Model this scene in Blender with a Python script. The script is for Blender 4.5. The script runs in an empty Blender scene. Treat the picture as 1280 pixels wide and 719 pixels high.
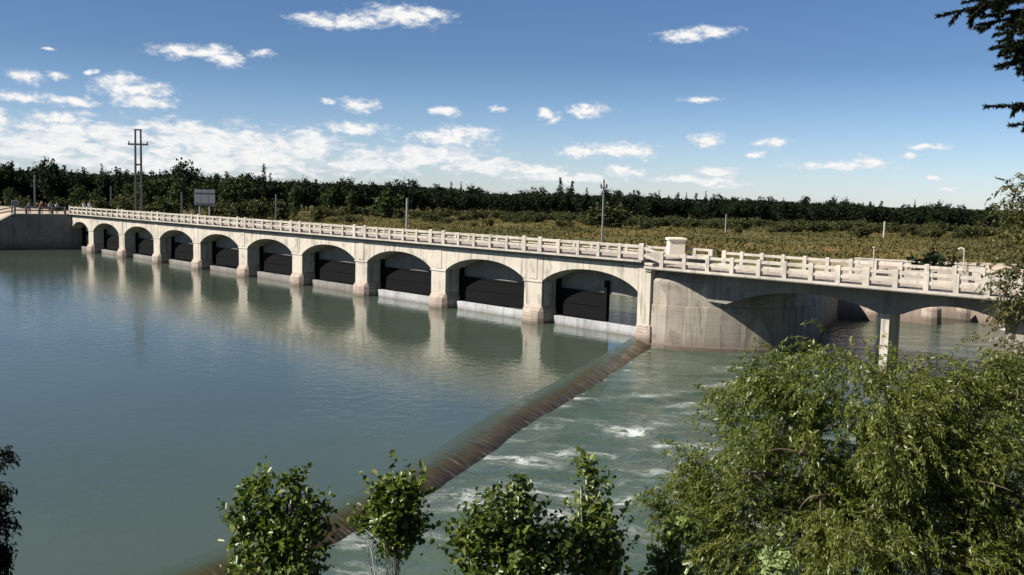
import bpy, math, random
import numpy as np
from mathutils import Matrix, Vector
R_ = math.radians
scene = bpy.context.scene
COL = scene.collection

# ------------------------------------------------------------------ camera
cam = bpy.data.cameras.new('camera'); cam_ob = bpy.data.objects.new('camera', cam); COL.objects.link(cam_ob)
cam.sensor_width = 36.0; cam.lens = 35.16
cam.clip_start = 0.1; cam.clip_end = 20000
EYE = 9.15
PITCH, ROLL = R_(5.152), R_(1.4)
fw = Vector((0, math.cos(PITCH), -math.sin(PITCH))); up0 = Vector((0, math.sin(PITCH), math.cos(PITCH))); r0 = Vector((1, 0, 0))
RT = math.cos(ROLL)*r0 + math.sin(ROLL)*up0
UP = -math.sin(ROLL)*r0 + math.cos(ROLL)*up0
cam_ob.matrix_world = Matrix(((RT.x, UP.x, -fw.x, 0), (RT.y, UP.y, -fw.y, 0), (RT.z, UP.z, -fw.z, EYE), (0, 0, 0, 1)))
scene.camera = cam_ob

# ------------------------------------------------------------------ light
SUN_AZ, SUN_EL = R_(-110), R_(40)          # azimuth clockwise from +Y
SKY_STRENGTH, SUN_STRENGTH, EXPOSURE = 0.05, 5.0, 0.75
sd = Vector((math.sin(SUN_AZ)*math.cos(SUN_EL), math.cos(SUN_AZ)*math.cos(SUN_EL), math.sin(SUN_EL)))
sl = bpy.data.lights.new('sun', 'SUN'); sl.energy = SUN_STRENGTH; sl.angle = R_(0.5); sl.color = (1.0, 0.94, 0.85)
so = bpy.data.objects.new('sun', sl); COL.objects.link(so); so.location = sd*200
so.rotation_euler = sd.to_track_quat('Z', 'Y').to_euler()
scene.view_settings.view_transform = 'Standard'; scene.view_settings.look = 'None'
scene.view_settings.exposure = EXPOSURE; scene.view_settings.gamma = 1; scene.view_settings.use_curve_mapping = False
scene.cycles.use_denoising = True
scene.cycles.max_bounces = 6; scene.cycles.transparent_max_bounces = 6
scene.cycles.caustics_reflective = False; scene.cycles.caustics_refractive = False

CUMULUS = [(-11.02,9.4,1.65,0.42),(-9.27,9.41,1.75,0.42),(-6.63,9.83,2.66,0.64),(-4.86,10.11,1.34,0.34),(-18.38,7.32,1.71,0.37),(-16.86,7.41,1.24,0.38),(-15.91,7.01,1.09,0.42),(-14.22,7.45,0.68,0.25),(-25.93,5.44,0.95,0.36),(-24.26,5.6,0.6,0.28),(-22.85,5.9,0.31,0.2),(-21.38,5.59,1.18,0.41),(-20.8,5.17,2.18,0.46),(-20.29,4.62,1.83,0.42),(-26.13,4.47,1.9,0.32),(-23.53,4.31,1.52,0.29),(-8.87,4.89,1.11,0.48),(9.38,9.03,1.58,0.38),(10.76,9.28,1.47,0.38),(-4.13,4.7,0.9,0.31),(-1.15,4.92,0.45,0.22),(1.89,4.63,0.68,0.36),(4.05,5.03,1.17,0.49),(10.26,5.68,1.05,0.22),(10.57,3.4,1.05,0.48),(14.25,3.31,1.19,0.35),(13.29,2.69,0.52,0.22),(5.47,2.83,2.7,0.45),(6.82,2.72,1.34,0.4),(3.67,2.66,1.18,0.4),(17.87,2.14,3.09,0.3),(19.29,2.38,1.13,0.34),(22.22,3.16,1.09,0.21),(21.27,2.77,0.47,0.21),(22.78,1.58,0.7,0.17),(23.4,0.92,0.42,0.17),(-10.77,5.04,0.52,0.26),(-24.8,6.92,0.37,0.12),(-27.06,3.34,0.72,0.48),(-8.99,3.65,1.86,0.4),(-3.83,3.28,2.71,0.49),(-2.94,3.62,2.04,0.4),(-24.3,3.49,1.58,0.37),(6.19,1.59,1.57,0.36),(1.2,1.61,2.05,0.36)]
CLOUD_BANK = [(-23.35,2.84,4.21,0.66),(-24.88,1.95,4.87,0.9),(-17.37,2.69,6.19,0.94),(-14.0,2.16,5.55,0.96),(-11.84,2.67,2.61,0.7),(-17.38,1.39,9.08,0.78),(-4.72,2.23,3.61,0.72),(-1.99,1.71,2.73,0.54),(-8.31,1.68,3.12,0.63),(11.08,1.73,1.4,0.27),(2.58,1.19,4.08,0.36),(10.66,1.23,2.64,0.27)]

class NT:
    """small node-tree writer"""
    def __init__(s, nt): s.nt = nt; s.n = nt.nodes; s.l = nt.links
    def node(s, typ, **kw):
        n = s.n.new(typ)
        for k, v in kw.items(): setattr(n, k, v)
        return n
    def put(s, sock, v):
        if hasattr(v, 'is_output'): s.l.new(v, sock)
        else: sock.default_value = v
    def math(s, op, a, b=0.0, c=None, clamp=False):
        n = s.node('ShaderNodeMath', operation=op); n.use_clamp = clamp
        s.put(n.inputs[0], a); s.put(n.inputs[1], b)
        if c is not None: s.put(n.inputs[2], c)
        return n.outputs[0]
    def vec(s, op, a, b=None, c=None):
        n = s.node('ShaderNodeVectorMath', operation=op); s.put(n.inputs[0], a)
        if b is not None: s.put(n.inputs[1], b)
        if c is not None: s.put(n.inputs[2], c)
        return n.outputs['Value'] if op in ('LENGTH', 'DOT_PRODUCT') else n.outputs[0]
    def xyz(s, x, y, z=0.0):
        n = s.node('ShaderNodeCombineXYZ')
        for i, v in enumerate((x, y, z)): s.put(n.inputs[i], v)
        return n.outputs[0]
    def sep(s, v):
        n = s.node('ShaderNodeSeparateXYZ'); s.put(n.inputs[0], v); return n.outputs
    def noise(s, vec, scale, detail=3.0, rough=0.55, dist=0.0, out=0):
        n = s.node('ShaderNodeTexNoise'); s.put(n.inputs['Vector'], vec)
        n.inputs['Scale'].default_value = scale; n.inputs['Detail'].default_value = detail
        n.inputs['Roughness'].default_value = rough; n.inputs['Distortion'].default_value = dist
        return n.outputs[out]
    def ramp(s, f, stops, interp='LINEAR'):
        n = s.node('ShaderNodeValToRGB'); s.put(n.inputs[0], f); cr = n.color_ramp; cr.interpolation = interp
        while len(cr.elements) < len(stops): cr.elements.new(0.5)
        for e, (p, c) in zip(cr.elements, stops):
            e.position = p; e.color = (c[0], c[1], c[2], 1) if hasattr(c, '__len__') else (c, c, c, 1)
        return n.outputs[0]
    def maprange(s, v, a, b, c=0.0, d=1.0, smooth=False):
        n = s.node('ShaderNodeMapRange'); n.clamp = True
        if smooth: n.interpolation_type = 'SMOOTHSTEP'
        s.put(n.inputs[0], v)
        for i, x in enumerate((a, b, c, d)): s.put(n.inputs[i+1], x)
        return n.outputs[0]
    def mix(s, f, a, b, blend='MIX'):
        n = s.node('ShaderNodeMix', data_type='RGBA', blend_type=blend)
        s.put(n.inputs[0], f)
        for i, v in ((6, a), (7, b)):
            if not hasattr(v, 'is_output') and len(v) == 3: v = (*v, 1)
            s.put(n.inputs[i], v)
        return n.outputs[2]
    def bump(s, h, strength=0.4, dist=0.05):
        n = s.node('ShaderNodeBump'); n.inputs['Strength'].default_value = strength; n.inputs['Distance'].default_value = dist
        s.put(n.inputs['Height'], h); return n.outputs[0]

# ------------------------------------------------------------------ sky
world = bpy.data.worlds.new('World'); scene.world = world; world.use_nodes = True
t = NT(world.node_tree)
for n in list(t.n): t.n.remove(n)
sky = t.node('ShaderNodeTexSky', sky_type='NISHITA'); sky.sun_disc = False
sky.sun_elevation = SUN_EL; sky.sun_rotation = SUN_AZ % (2*math.pi)
sky.altitude = 300; sky.air_density = 1.0; sky.dust_density = 0.3; sky.ozone_density = 2.2
dirv = t.node('ShaderNodeTexCoord').outputs['Generated']
sx, sy, sz = t.sep(dirv)
az = t.math('MULTIPLY', t.math('ARCTAN2', sx, sy), 57.29578)
el = t.math('MULTIPLY', t.math('ARCSINE', sz), 57.29578)
p0 = t.xyz(az, el)
w1 = t.noise(t.vec('MULTIPLY', p0, (0.55, 1.1, 1)), 1.0, 4, 0.6, out=1)
p = t.vec('ADD', p0, t.vec('MULTIPLY', t.vec('SUBTRACT', w1, (0.5, 0.5, 0.5)), (2.2, 0.75, 0)))
def field(lst):
    best = None
    for a, e, ra, re in lst:
        v = t.vec('MULTIPLY_ADD', p, (1/ra, 1/re, 0), (-a/ra, -e/re, 0))
        d = t.vec('LENGTH', v)
        best = d if best is None else t.math('SMOOTH_MIN', best, d, 0.25)
    return best
fine = t.noise(t.vec('MULTIPLY', p0, (1.6, 3.0, 1)), 1.0, 5, 0.62)
soft = t.noise(t.vec('MULTIPLY', p0, (0.35, 2.0, 1)), 1.0, 5, 0.6)
d1 = t.math('ADD', t.math('SUBTRACT', 1.12, field(CUMULUS)), t.math('MULTIPLY', t.math('SUBTRACT', fine, 0.5), 1.9))
c1 = t.maprange(d1, -0.12, 0.95, 0, 1, True)
puff = t.noise(t.vec('MULTIPLY', p0, (0.75, 1.9, 1)), 1.0, 4, 0.55, 0.4)
d2 = t.math('ADD', t.math('SUBTRACT', 1.20, field(CLOUD_BANK)), t.math('MULTIPLY', t.math('SUBTRACT', puff, 0.5), 3.4))
tear = t.noise(t.vec('MULTIPLY', p0, (0.9, 4.2, 1)), 1.0, 6, 0.65)
c2 = t.maprange(t.math('ADD', d2, t.math('MULTIPLY', t.math('SUBTRACT', tear, 0.5), 0.9)), -0.2, 0.95, 0, 0.95, True)
cov = t.math('MAXIMUM', c1, c2)
ccol = t.mix(t.maprange(t.math('ADD', t.math('MULTIPLY', cov, 0.5), t.math('ADD', fine, t.math('MULTIPLY', soft, 0.4))), 0.75, 1.25), (8.0, 8.6, 9.6), (11.4, 11.3, 11.1))
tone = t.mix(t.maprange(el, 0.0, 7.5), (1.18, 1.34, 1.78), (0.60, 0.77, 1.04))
tone = t.mix(t.maprange(el, 20.0, 42.0), tone, (0.27, 0.34, 0.45))      # pale blue down to the horizon, darkened high up to deepen the shade
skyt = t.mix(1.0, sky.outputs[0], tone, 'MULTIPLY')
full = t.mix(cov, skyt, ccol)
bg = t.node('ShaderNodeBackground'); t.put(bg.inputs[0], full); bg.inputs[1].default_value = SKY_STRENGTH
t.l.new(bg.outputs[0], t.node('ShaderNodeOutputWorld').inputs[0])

# ------------------------------------------------------------------ materials
def new_mat(name):
    m = bpy.data.materials.new(name); m.use_nodes = True
    t = NT(m.node_tree); b = t.n['Principled BSDF']
    return m, t, b
def simple(name, col, rough=0.7, metal=0.0, var=0.25, scale=3.0):
    m, t, b = new_mat(name)
    o = t.node('ShaderNodeTexCoord').outputs['Object']
    n = t.noise(o, scale, 4, 0.6)
    c = t.mix(n, tuple(x*(1-var) for x in col), tuple(min(1, x*(1+var)) for x in col))
    t.put(b.inputs['Base Color'], c); b.inputs['Roughness'].default_value = rough; b.inputs['Metallic'].default_value = metal
    t.put(b.inputs['Normal'], t.bump(n, 0.15, 0.02))
    return m
def concrete(name, light, dark, stain=(0.11, 0.085, 0.06), streak=1.0, boards=0.0, wet=(0.0, 0.7), courses=0.0):
    m, t, b = new_mat(name)
    geo = t.node('ShaderNodeNewGeometry'); o = t.node('ShaderNodeTexCoord').outputs['Object']
    x, y, z = t.sep(o)
    big = t.noise(o, 0.35, 4, 0.6); mid = t.noise(o, 2.2, 5, 0.65); grain = t.noise(o, 14, 3, 0.6)
    c = t.mix(t.maprange(big, 0.3, 0.7), dark, light)
    c = t.mix(t.maprange(mid, 0.35, 0.75, 0.0, 0.45), c, tuple(k*0.62 for k in light))
    st = t.noise(t.vec('MULTIPLY', o, (2.6, 2.6, 0.16)), 1.0, 4, 0.7)
    c = t.mix(t.math('MULTIPLY', t.maprange(st, 0.53, 0.72), 0.5*streak), c, stain)
    pt = t.noise(o, 0.9, 2, 0.4, 0.6)
    c = t.mix(t.maprange(pt, 0.60, 0.66, 0, 0.35*streak), c, tuple(k*0.7 for k in dark))
    hair = t.noise(t.vec('MULTIPLY', o, (9.0, 9.0, 0.35)), 1.0, 3, 0.7)
    c = t.mix(t.math('MULTIPLY', t.maprange(hair, 0.60, 0.70), t.maprange(big, 0.40, 0.62, 0, 0.6*min(1.2, streak))), c, stain)
    # damp, silty tide mark above the water
    zz = t.math('ADD', z, t.math('MULTIPLY', t.math('SUBTRACT', mid, 0.5), 0.7))
    c = t.mix(t.math('MULTIPLY', t.maprange(zz, wet[0], wet[1], 1, 0), 0.72), c, (0.10, 0.062, 0.042))
    h = t.math('ADD', t.math('MULTIPLY', grain, 0.35), mid)
    if boards:
        u = t.math('ADD', x, t.math('MULTIPLY', y, -0.7))
        wv = t.math('FRACT', t.math('MULTIPLY', u, 1.55))
        ln = t.math('LESS_THAN', wv, 0.05)
        tone = t.noise(t.xyz(t.math('FLOOR', t.math('MULTIPLY', u, 1.55)), t.math('FLOOR', t.math('MULTIPLY', z, 0.55)), 0), 7.3, 0, 0.5)
        c = t.mix(t.maprange(tone, 0.35, 0.65, 0, 0.38*boards), c, tuple(k*0.5 for k in dark))
        hz = t.math('LESS_THAN', t.math('FRACT', t.math('MULTIPLY', z, 2.4)), 0.07)
        ln = t.math('MAXIMUM', ln, t.math('MULTIPLY', hz, t.maprange(mid, 0.4, 0.6)))
        c = t.mix(t.math('MULTIPLY', ln, 0.35*boards), c, stain)
        h = t.math('SUBTRACT', h, t.math('MULTIPLY', ln, 0.6))
    t.put(b.inputs['Base Color'], c); b.inputs['Roughness'].default_value = 0.85
    t.put(b.inputs['Normal'], t.bump(h, 0.5, 0.03))
    return m
M = {}
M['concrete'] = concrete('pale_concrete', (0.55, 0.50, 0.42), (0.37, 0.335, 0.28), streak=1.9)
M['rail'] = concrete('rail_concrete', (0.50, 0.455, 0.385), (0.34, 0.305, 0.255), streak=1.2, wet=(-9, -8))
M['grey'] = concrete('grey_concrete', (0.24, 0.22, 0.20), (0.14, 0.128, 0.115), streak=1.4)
M['abutment'] = concrete('board_marked_concrete', (0.43, 0.38, 0.31), (0.27, 0.235, 0.195), streak=2.2, boards=1.0, wet=(-0.6, 0.75))
M['wall'] = concrete('old_wall_concrete', (0.27, 0.24, 0.21), (0.17, 0.15, 0.13), streak=1.4, boards=0.6, wet=(0.0, 1.6))
M['canal'] = concrete('canal_wall_concrete', (0.42, 0.37, 0.31), (0.32, 0.26, 0.21), streak=0.9, wet=(-0.2, 1.5))
M['sill'] = concrete('sill_concrete', (0.44, 0.45, 0.455), (0.30, 0.31, 0.31), streak=1.5, wet=(-0.1, 0.3))
M['sill_dull'] = concrete('dull_sill_concrete', (0.26, 0.255, 0.24), (0.16, 0.155, 0.145), streak=1.5, wet=(-0.1, 0.4))
M['apron'] = concrete('apron_concrete', (0.6, 0.58, 0.54), (0.5, 0.48, 0.44), streak=0.3, wet=(-1.2, -0.9))
M['cream'] = simple('cream_render', (0.72, 0.66, 0.52), 0.8, var=0.08)
M['deck'] = concrete('road_surface', (0.42, 0.34, 0.29), (0.33, 0.27, 0.23), streak=0.1, wet=(-9, -8))
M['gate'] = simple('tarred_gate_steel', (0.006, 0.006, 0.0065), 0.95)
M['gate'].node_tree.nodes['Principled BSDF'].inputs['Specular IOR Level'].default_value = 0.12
M['pole_grey'] = simple('pole_concrete', (0.22, 0.21, 0.20), 0.85)
M['pole_dark'] = simple('dark_pole', (0.07, 0.065, 0.06), 0.85)
M['pale_post'] = simple('pale_post', (0.40, 0.37, 0.33), 0.8)
M['board'] = simple('weathered_board', (0.10, 0.105, 0.125), 0.7, var=0.35, scale=1.2)
M['metal'] = simple('galvanised_steel', (0.35, 0.36, 0.37), 0.45, 0.8)
M['bark'] = simple('bark', (0.13, 0.095, 0.07), 0.95, var=0.5, scale=9)
M['bark_pale'] = simple('pale_bark', (0.42, 0.39, 0.34), 0.9, var=0.35, scale=12)
M['bark_dark'] = simple('dark_bark', (0.04, 0.03, 0.025), 0.95, var=0.4, scale=8)
M['white_paint'] = simple('white_paint', (0.75, 0.75, 0.74), 0.3, var=0.03)
M['dark_glass'] = simple('dark_glass', (0.015, 0.018, 0.02), 0.08, var=0.1)
M['rubber'] = simple('rubber', (0.02, 0.02, 0.02), 0.85)

def stone_mat():
    m, t, b = new_mat('rubble_stone')
    o = t.node('ShaderNodeTexCoord').outputs['Object']; x, y, z = t.sep(o)
    ang = t.math('ADD', x, t.math('MULTIPLY', y, 0.8))
    br = t.node('ShaderNodeTexBrick'); t.put(br.inputs['Vector'], t.xyz(ang, z, 0)); br.inputs['Scale'].default_value = 1.0
    br.inputs['Brick Width'].default_value = 0.42; br.inputs['Row Height'].default_value = 0.2; br.inputs['Mortar Size'].default_value = 0.018
    br.inputs['Color1'].default_value = (0.40, 0.325, 0.265, 1); br.inputs['Color2'].default_value = (0.27, 0.215, 0.175, 1); br.inputs['Mortar'].default_value = (0.50, 0.46, 0.40, 1)
    n = t.noise(o, 3, 4, 0.6)
    c = t.mix(t.maprange(n, 0.35, 0.7, 0, 0.5), br.outputs[0], (0.26, 0.15, 0.11))
    zz = t.math('ADD', z, t.math('MULTIPLY', t.math('SUBTRACT', n, 0.5), 0.5))
    c = t.mix(t.math('MULTIPLY', t.maprange(zz, 0.05, 0.45, 1, 0), 0.75), c, (0.07, 0.048, 0.035))
    t.put(b.inputs['Base Color'], c); b.inputs['Roughness'].default_value = 0.85
    t.put(b.inputs['Normal'], t.bump(t.math('ADD', br.outputs[1], n), 0.6, 0.04))
    return m
M['stone'] = stone_mat()

def leaf_mat(name, lo, hi, warm=None, rough=0.45, trans=0.28, clump=1.1, spec=0.5):
    m, t, b = new_mat(name)
    o = t.node('ShaderNodeTexCoord').outputs['Object']
    oi = t.node('ShaderNodeObjectInfo').outputs['Random']
    a = t.node('ShaderNodeAttribute', attribute_name='tint').outputs['Fac']
    n = t.noise(o, clump, 2, 0.5)
    f = t.math('ADD', t.math('MULTIPLY', a, 0.6), t.math('MULTIPLY', n, 0.5))
    f = t.math('ADD', f, t.math('MULTIPLY', t.math('SUBTRACT', oi, 0.5), 0.35))
    c = t.mix(t.maprange(f, 0.2, 0.9), lo, hi)
    if warm: c = t.mix(t.maprange(a, 0.86, 1.0, 0, 0.75), c, warm)
    t.put(b.inputs['Base Color'], c); b.inputs['Roughness'].default_value = rough; b.inputs['Specular IOR Level'].default_value = spec
    tr = t.node('ShaderNodeBsdfTranslucent'); t.put(tr.inputs[0], t.mix(1.0, c, (1.25, 1.35, 0.6), 'MULTIPLY'))
    mx = t.node('ShaderNodeMixShader'); mx.inputs[0].default_value = trans
    t.l.new(b.outputs[0], mx.inputs[1]); t.l.new(tr.outputs[0], mx.inputs[2])
    t.l.new(mx.outputs[0], t.n['Material Output'].inputs[0])
    return m
M['poplar'] = leaf_mat('poplar_leaves', (0.038, 0.068, 0.014), (0.170, 0.215, 0.042), (0.27, 0.28, 0.11), rough=0.36, trans=0.38)
M['willow'] = leaf_mat('willow_leaves', (0.044, 0.066, 0.013), (0.185, 0.212, 0.042), (0.27, 0.255, 0.08), rough=0.42, trans=0.36, clump=0.9)
M['feathery'] = leaf_mat('feathery_leaves', (0.055, 0.058, 0.018), (0.13, 0.125, 0.036), (0.15, 0.11, 0.045), trans=0.3)
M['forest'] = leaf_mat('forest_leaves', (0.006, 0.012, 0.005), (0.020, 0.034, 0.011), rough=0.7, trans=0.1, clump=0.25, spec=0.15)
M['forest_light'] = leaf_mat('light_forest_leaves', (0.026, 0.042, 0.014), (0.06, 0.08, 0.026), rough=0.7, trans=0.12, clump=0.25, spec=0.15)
M['scrub'] = leaf_mat('scrub_leaves', (0.036, 0.046, 0.018), (0.095, 0.100, 0.038), rough=0.75, trans=0.12, clump=0.4, spec=0.15)
M['needles'] = leaf_mat('conifer_needles', (0.008, 0.012, 0.006), (0.026, 0.034, 0.013), rough=0.6, trans=0.08, spec=0.2)
M['dark_shrub'] = leaf_mat('dark_shrub_leaves', (0.010, 0.014, 0.007), (0.028, 0.034, 0.014), rough=0.7, trans=0.12, spec=0.15)
M['sprig'] = leaf_mat('pale_sprig_leaves', (0.16, 0.22, 0.07), (0.34, 0.40, 0.18), trans=0.3)
M['grass'] = leaf_mat('dry_grass', (0.030, 0.042, 0.014), (0.150, 0.122, 0.044), (0.19, 0.105, 0.05), rough=0.8, trans=0.15, clump=0.06, spec=0.1)

def ground_mat():
    m, t, b = new_mat('field_ground')
    o = t.node('ShaderNodeTexCoord').outputs['Object']
    n1 = t.noise(t.vec('MULTIPLY', o, (1, 1, 0)), 0.03, 5, 0.6); n2 = t.noise(o, 0.35, 5, 0.7)
    c = t.mix(t.maprange(n1, 0.35, 0.65), (0.07, 0.07, 0.024), (0.15, 0.115, 0.045))
    c = t.mix(t.maprange(n2, 0.4, 0.7, 0, 0.75), c, (0.055, 0.06, 0.02))
    d = t.node('ShaderNodeAttribute', attribute_name='dirt').outputs['Fac']
    dn = t.mix(n2, (0.36, 0.28, 0.21), (0.47, 0.39, 0.31))
    c = t.mix(t.maprange(t.math('ADD', d, t.math('MULTIPLY', t.math('SUBTRACT', n2, 0.5), 0.5)), 0.4, 0.6), c, dn)
    t.put(b.inputs['Base Color'], c); b.inputs['Roughness'].default_value = 0.95; b.inputs['Specular IOR Level'].default_value = 0.1
    t.put(b.inputs['Normal'], t.bump(n2, 0.6, 0.2))
    return m
M['ground'] = ground_mat()

def water_upper():
    m, t, b = new_mat('still_green_water')
    o = t.node('ShaderNodeTexCoord').outputs['Object']
    n0 = t.noise(o, 0.05, 3, 0.5)
    c = t.mix(t.maprange(n0, 0.35, 0.65), (0.053, 0.074, 0.052), (0.068, 0.090, 0.064))
    t.put(b.inputs['Base Color'], c); b.inputs['Roughness'].default_value = 0.045; b.inputs['IOR'].default_value = 1.33
    r1 = t.noise(o, 1.3, 3, 0.55); r2 = t.noise(o, 5.5, 2, 0.5)
    gust = t.maprange(t.noise(o, 0.035, 2, 0.5), 0.35, 0.65, 0.35, 0.9)
    h = t.math('MULTIPLY', t.math('ADD', r1, t.math('MULTIPLY', r2, 0.28)), gust)
    t.put(b.inputs['Normal'], t.bump(h, 0.42, 0.06))
    return m
M['water_upper'] = water_upper()

def water_lower():
    m, t, b = new_mat('churning_green_water')
    o = t.node('ShaderNodeTexCoord').outputs['Object']
    q = t.vec('ADD', o, t.vec('MULTIPLY', t.vec('SUBTRACT', t.noise(o, 0.35, 3, 0.6, out=1), (0.5, 0.5, 0.5)), (2.6, 2.6, 0)))
    st = t.vec('MULTIPLY', q, (0.55, 1.25, 1))
    a = t.noise(st, 3.0, 7, 0.7); a2 = t.noise(st, 0.55, 3, 0.55)
    foamat = t.node('ShaderNodeAttribute', attribute_name='foam').outputs['Fac']
    rid = t.math('SUBTRACT', 1.0, t.math('ABSOLUTE', t.math('MULTIPLY', t.math('SUBTRACT', a, 0.5), 7.0)))   # thin ridged threads
    thr = t.math('MULTIPLY', t.maprange(rid, 0.45, 1.0), t.maprange(a2, 0.52, 0.70))
    patch = t.maprange(t.math('ADD', t.math('MULTIPLY', a, 0.5), t.math('MULTIPLY', a2, 0.5)), 0.575, 0.66)
    f = t.math('ADD', t.math('MULTIPLY', thr, 0.75), patch)
    f = t.math('MULTIPLY', f, foamat, clamp=True)
    base = t.mix(t.maprange(a2, 0.35, 0.65), (0.036, 0.060, 0.040), (0.060, 0.088, 0.060))
    base = t.mix(t.math('MULTIPLY', foamat, 0.35, clamp=True), base, (0.092, 0.122, 0.094))   # aerated, milky water
    c = t.mix(f, base, (0.60, 0.64, 0.61))
    t.put(b.inputs['Base Color'], c); b.inputs['IOR'].default_value = 1.33
    t.put(b.inputs['Roughness'], t.maprange(f, 0, 0.6, 0.10, 0.7))
    h = t.math('ADD', t.noise(st, 1.1, 5, 0.6), t.math('MULTIPLY', f, 0.25))
    t.put(b.inputs['Normal'], t.bump(h, 0.9, 0.16))
    return m
M['water_lower'] = water_lower()

def weir_mat():
    m, t, b = new_mat('water_over_mossy_weir')
    uv = t.node('ShaderNodeUVMap'); uv.uv_map = 'UVMap'; u, v, _ = t.sep(uv.outputs[0])
    o = t.node('ShaderNodeTexCoord').outputs['Object']
    n = t.noise(t.xyz(t.math('MULTIPLY', u, 3.0), t.math('MULTIPLY', v, 0.5), 0), 1.0, 4, 0.65)
    big = t.noise(o, 0.5, 3, 0.6)
    rag = t.noise(t.xyz(t.math('MULTIPLY', u, 2.2), t.math('MULTIPLY', v, 0.9), 7.0), 1.0, 5, 0.7)
    vv = t.math('ADD', v, t.math('ADD', t.math('MULTIPLY', t.math('SUBTRACT', big, 0.5), 0.30), t.math('MULTIPLY', t.math('SUBTRACT', rag, 0.5), 0.42)))
    c = t.ramp(vv, [(0.0, (0.053, 0.074, 0.052)), (0.27, (0.053, 0.070, 0.046)), (0.46, (0.064, 0.060, 0.027)), (0.64, (0.080, 0.058, 0.027)), (0.82, (0.048, 0.034, 0.020)), (1.0, (0.026, 0.019, 0.014))])
    c = t.mix(t.math('MULTIPLY', t.maprange(n, 0.42, 0.66, 0, 0.8), t.maprange(v, 0.25, 0.6)), c, (0.030, 0.028, 0.016))
    sp = t.noise(t.xyz(t.math('MULTIPLY', u, 5.0), t.math('MULTIPLY', v, 1.4), 3.0), 1.0, 4, 0.7)
    f = t.math('MULTIPLY', t.maprange(sp, 0.54, 0.70), t.maprange(v, 0.40, 0.98))
    c = t.mix(t.math('MULTIPLY', f, 0.6), c, (0.55, 0.52, 0.46))
    t.put(b.inputs['Base Color'], c); t.put(b.inputs['Roughness'], t.maprange(rag, 0.35, 0.65, 0.10, 0.45)); b.inputs['IOR'].default_value = 1.33; t.put(b.inputs['Specular IOR Level'], t.maprange(v, 0.15, 0.55, 0.5, 0.2))
    t.put(b.inputs['Normal'], t.bump(t.math('ADD', n, rag), 0.6, 0.06))
    return m
M['weir'] = weir_mat()

# ------------------------------------------------------------------ mesh helpers
class MB:
    def __init__(s): s.v = []; s.f = []
    def add(s, vs, fs):
        k = len(s.v); s.v += [tuple(map(float, q)) for q in vs]; s.f += [tuple(i+k for i in f) for f in fs]; return s
    def box(s, x0, x1, y0, y1, z0, z1):
        x0, x1 = sorted((x0, x1)); y0, y1 = sorted((y0, y1)); z0, z1 = sorted((z0, z1))
        return s.add([(x0,y0,z0),(x1,y0,z0),(x1,y1,z0),(x0,y1,z0),(x0,y0,z1),(x1,y0,z1),(x1,y1,z1),(x0,y1,z1)],
                     [(3,2,1,0),(4,5,6,7),(0,1,5,4),(1,2,6,5),(2,3,7,6),(3,0,4,7)])
    def foot(s, poly, z0, z1, top=None, cap=True):
        """prism over a counter-clockwise footprint; top = the footprint at the upper end (batter)"""
        n = len(poly); top = top or poly
        zt = z1 if hasattr(z1, '__len__') else [z1]*n
        vs = [(x, y, z0) for x, y in poly] + [(x, y, zt[i]) for i, (x, y) in enumerate(top)]
        fs = [(i, (i+1) % n, n+(i+1) % n, n+i) for i in range(n)]
        if cap: fs.append(tuple(range(n, 2*n)))
        fs.append(tuple(range(n-1, -1, -1)))
        return s.add(vs, fs)
    def beam(s, a, b, w, h):
        """bar of section w x h between two points, h upright"""
        a, b = Vector(a), Vector(b); d = (b-a).normalized()
        side = d.cross(Vector((0, 0, 1)))
        side = Vector((1, 0, 0)) if side.length < 1e-4 else side.normalized()
        u = side.cross(d)
        vs = []
        for q in (a, b):
            for i, j in ((-1,-1),(1,-1),(1,1),(-1,1)): vs.append(q + side*(w/2*i) + u*(h/2*j))
        return s.add(vs, [(3,2,1,0),(4,5,6,7),(0,1,5,4),(1,2,6,5),(2,3,7,6),(3,0,4,7)])
    def tube(s, pts, rads, n=7):
        pts = [Vector(q) for q in pts]; k0 = len(s.v); m = len(pts)
        for i, q in enumerate(pts):
            d = (pts[min(i+1, m-1)] - pts[max(i-1, 0)]).normalized()
            a = d.orthogonal().normalized() if i == 0 else (a - d*a.dot(d)).normalized()
            bb = d.cross(a)
            for j in range(n):
                th = 2*math.pi*j/n; s.v.append(tuple(q + (a*math.cos(th)+bb*math.sin(th))*rads[i]))
        for i in range(m-1):
            for j in range(n):
                s.f.append((k0+i*n+j, k0+i*n+(j+1) % n, k0+(i+1)*n+(j+1) % n, k0+(i+1)*n+j))
        s.f.append(tuple(k0+j for j in range(n-1, -1, -1))); s.f.append(tuple(k0+(m-1)*n+j for j in range(n)))
        return s
    def build(s, name, mat, parent=None, bevel=0.0, smooth=False):
        me = bpy.data.meshes.new(name); me.from_pydata(s.v, [], s.f); me.update()
        me.materials.append(mat)
        o = bpy.data.objects.new(name, me); COL.objects.link(o)
        if parent: o.parent = parent
        if bevel:
            bm = o.modifiers.new('bevel', 'BEVEL'); bm.width = bevel; bm.segments = 2; bm.limit_method = 'ANGLE'; bm.angle_limit = R_(40)
        if smooth: me.polygons.foreach_set('use_smooth', [True]*len(me.polygons))
        return o
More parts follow.
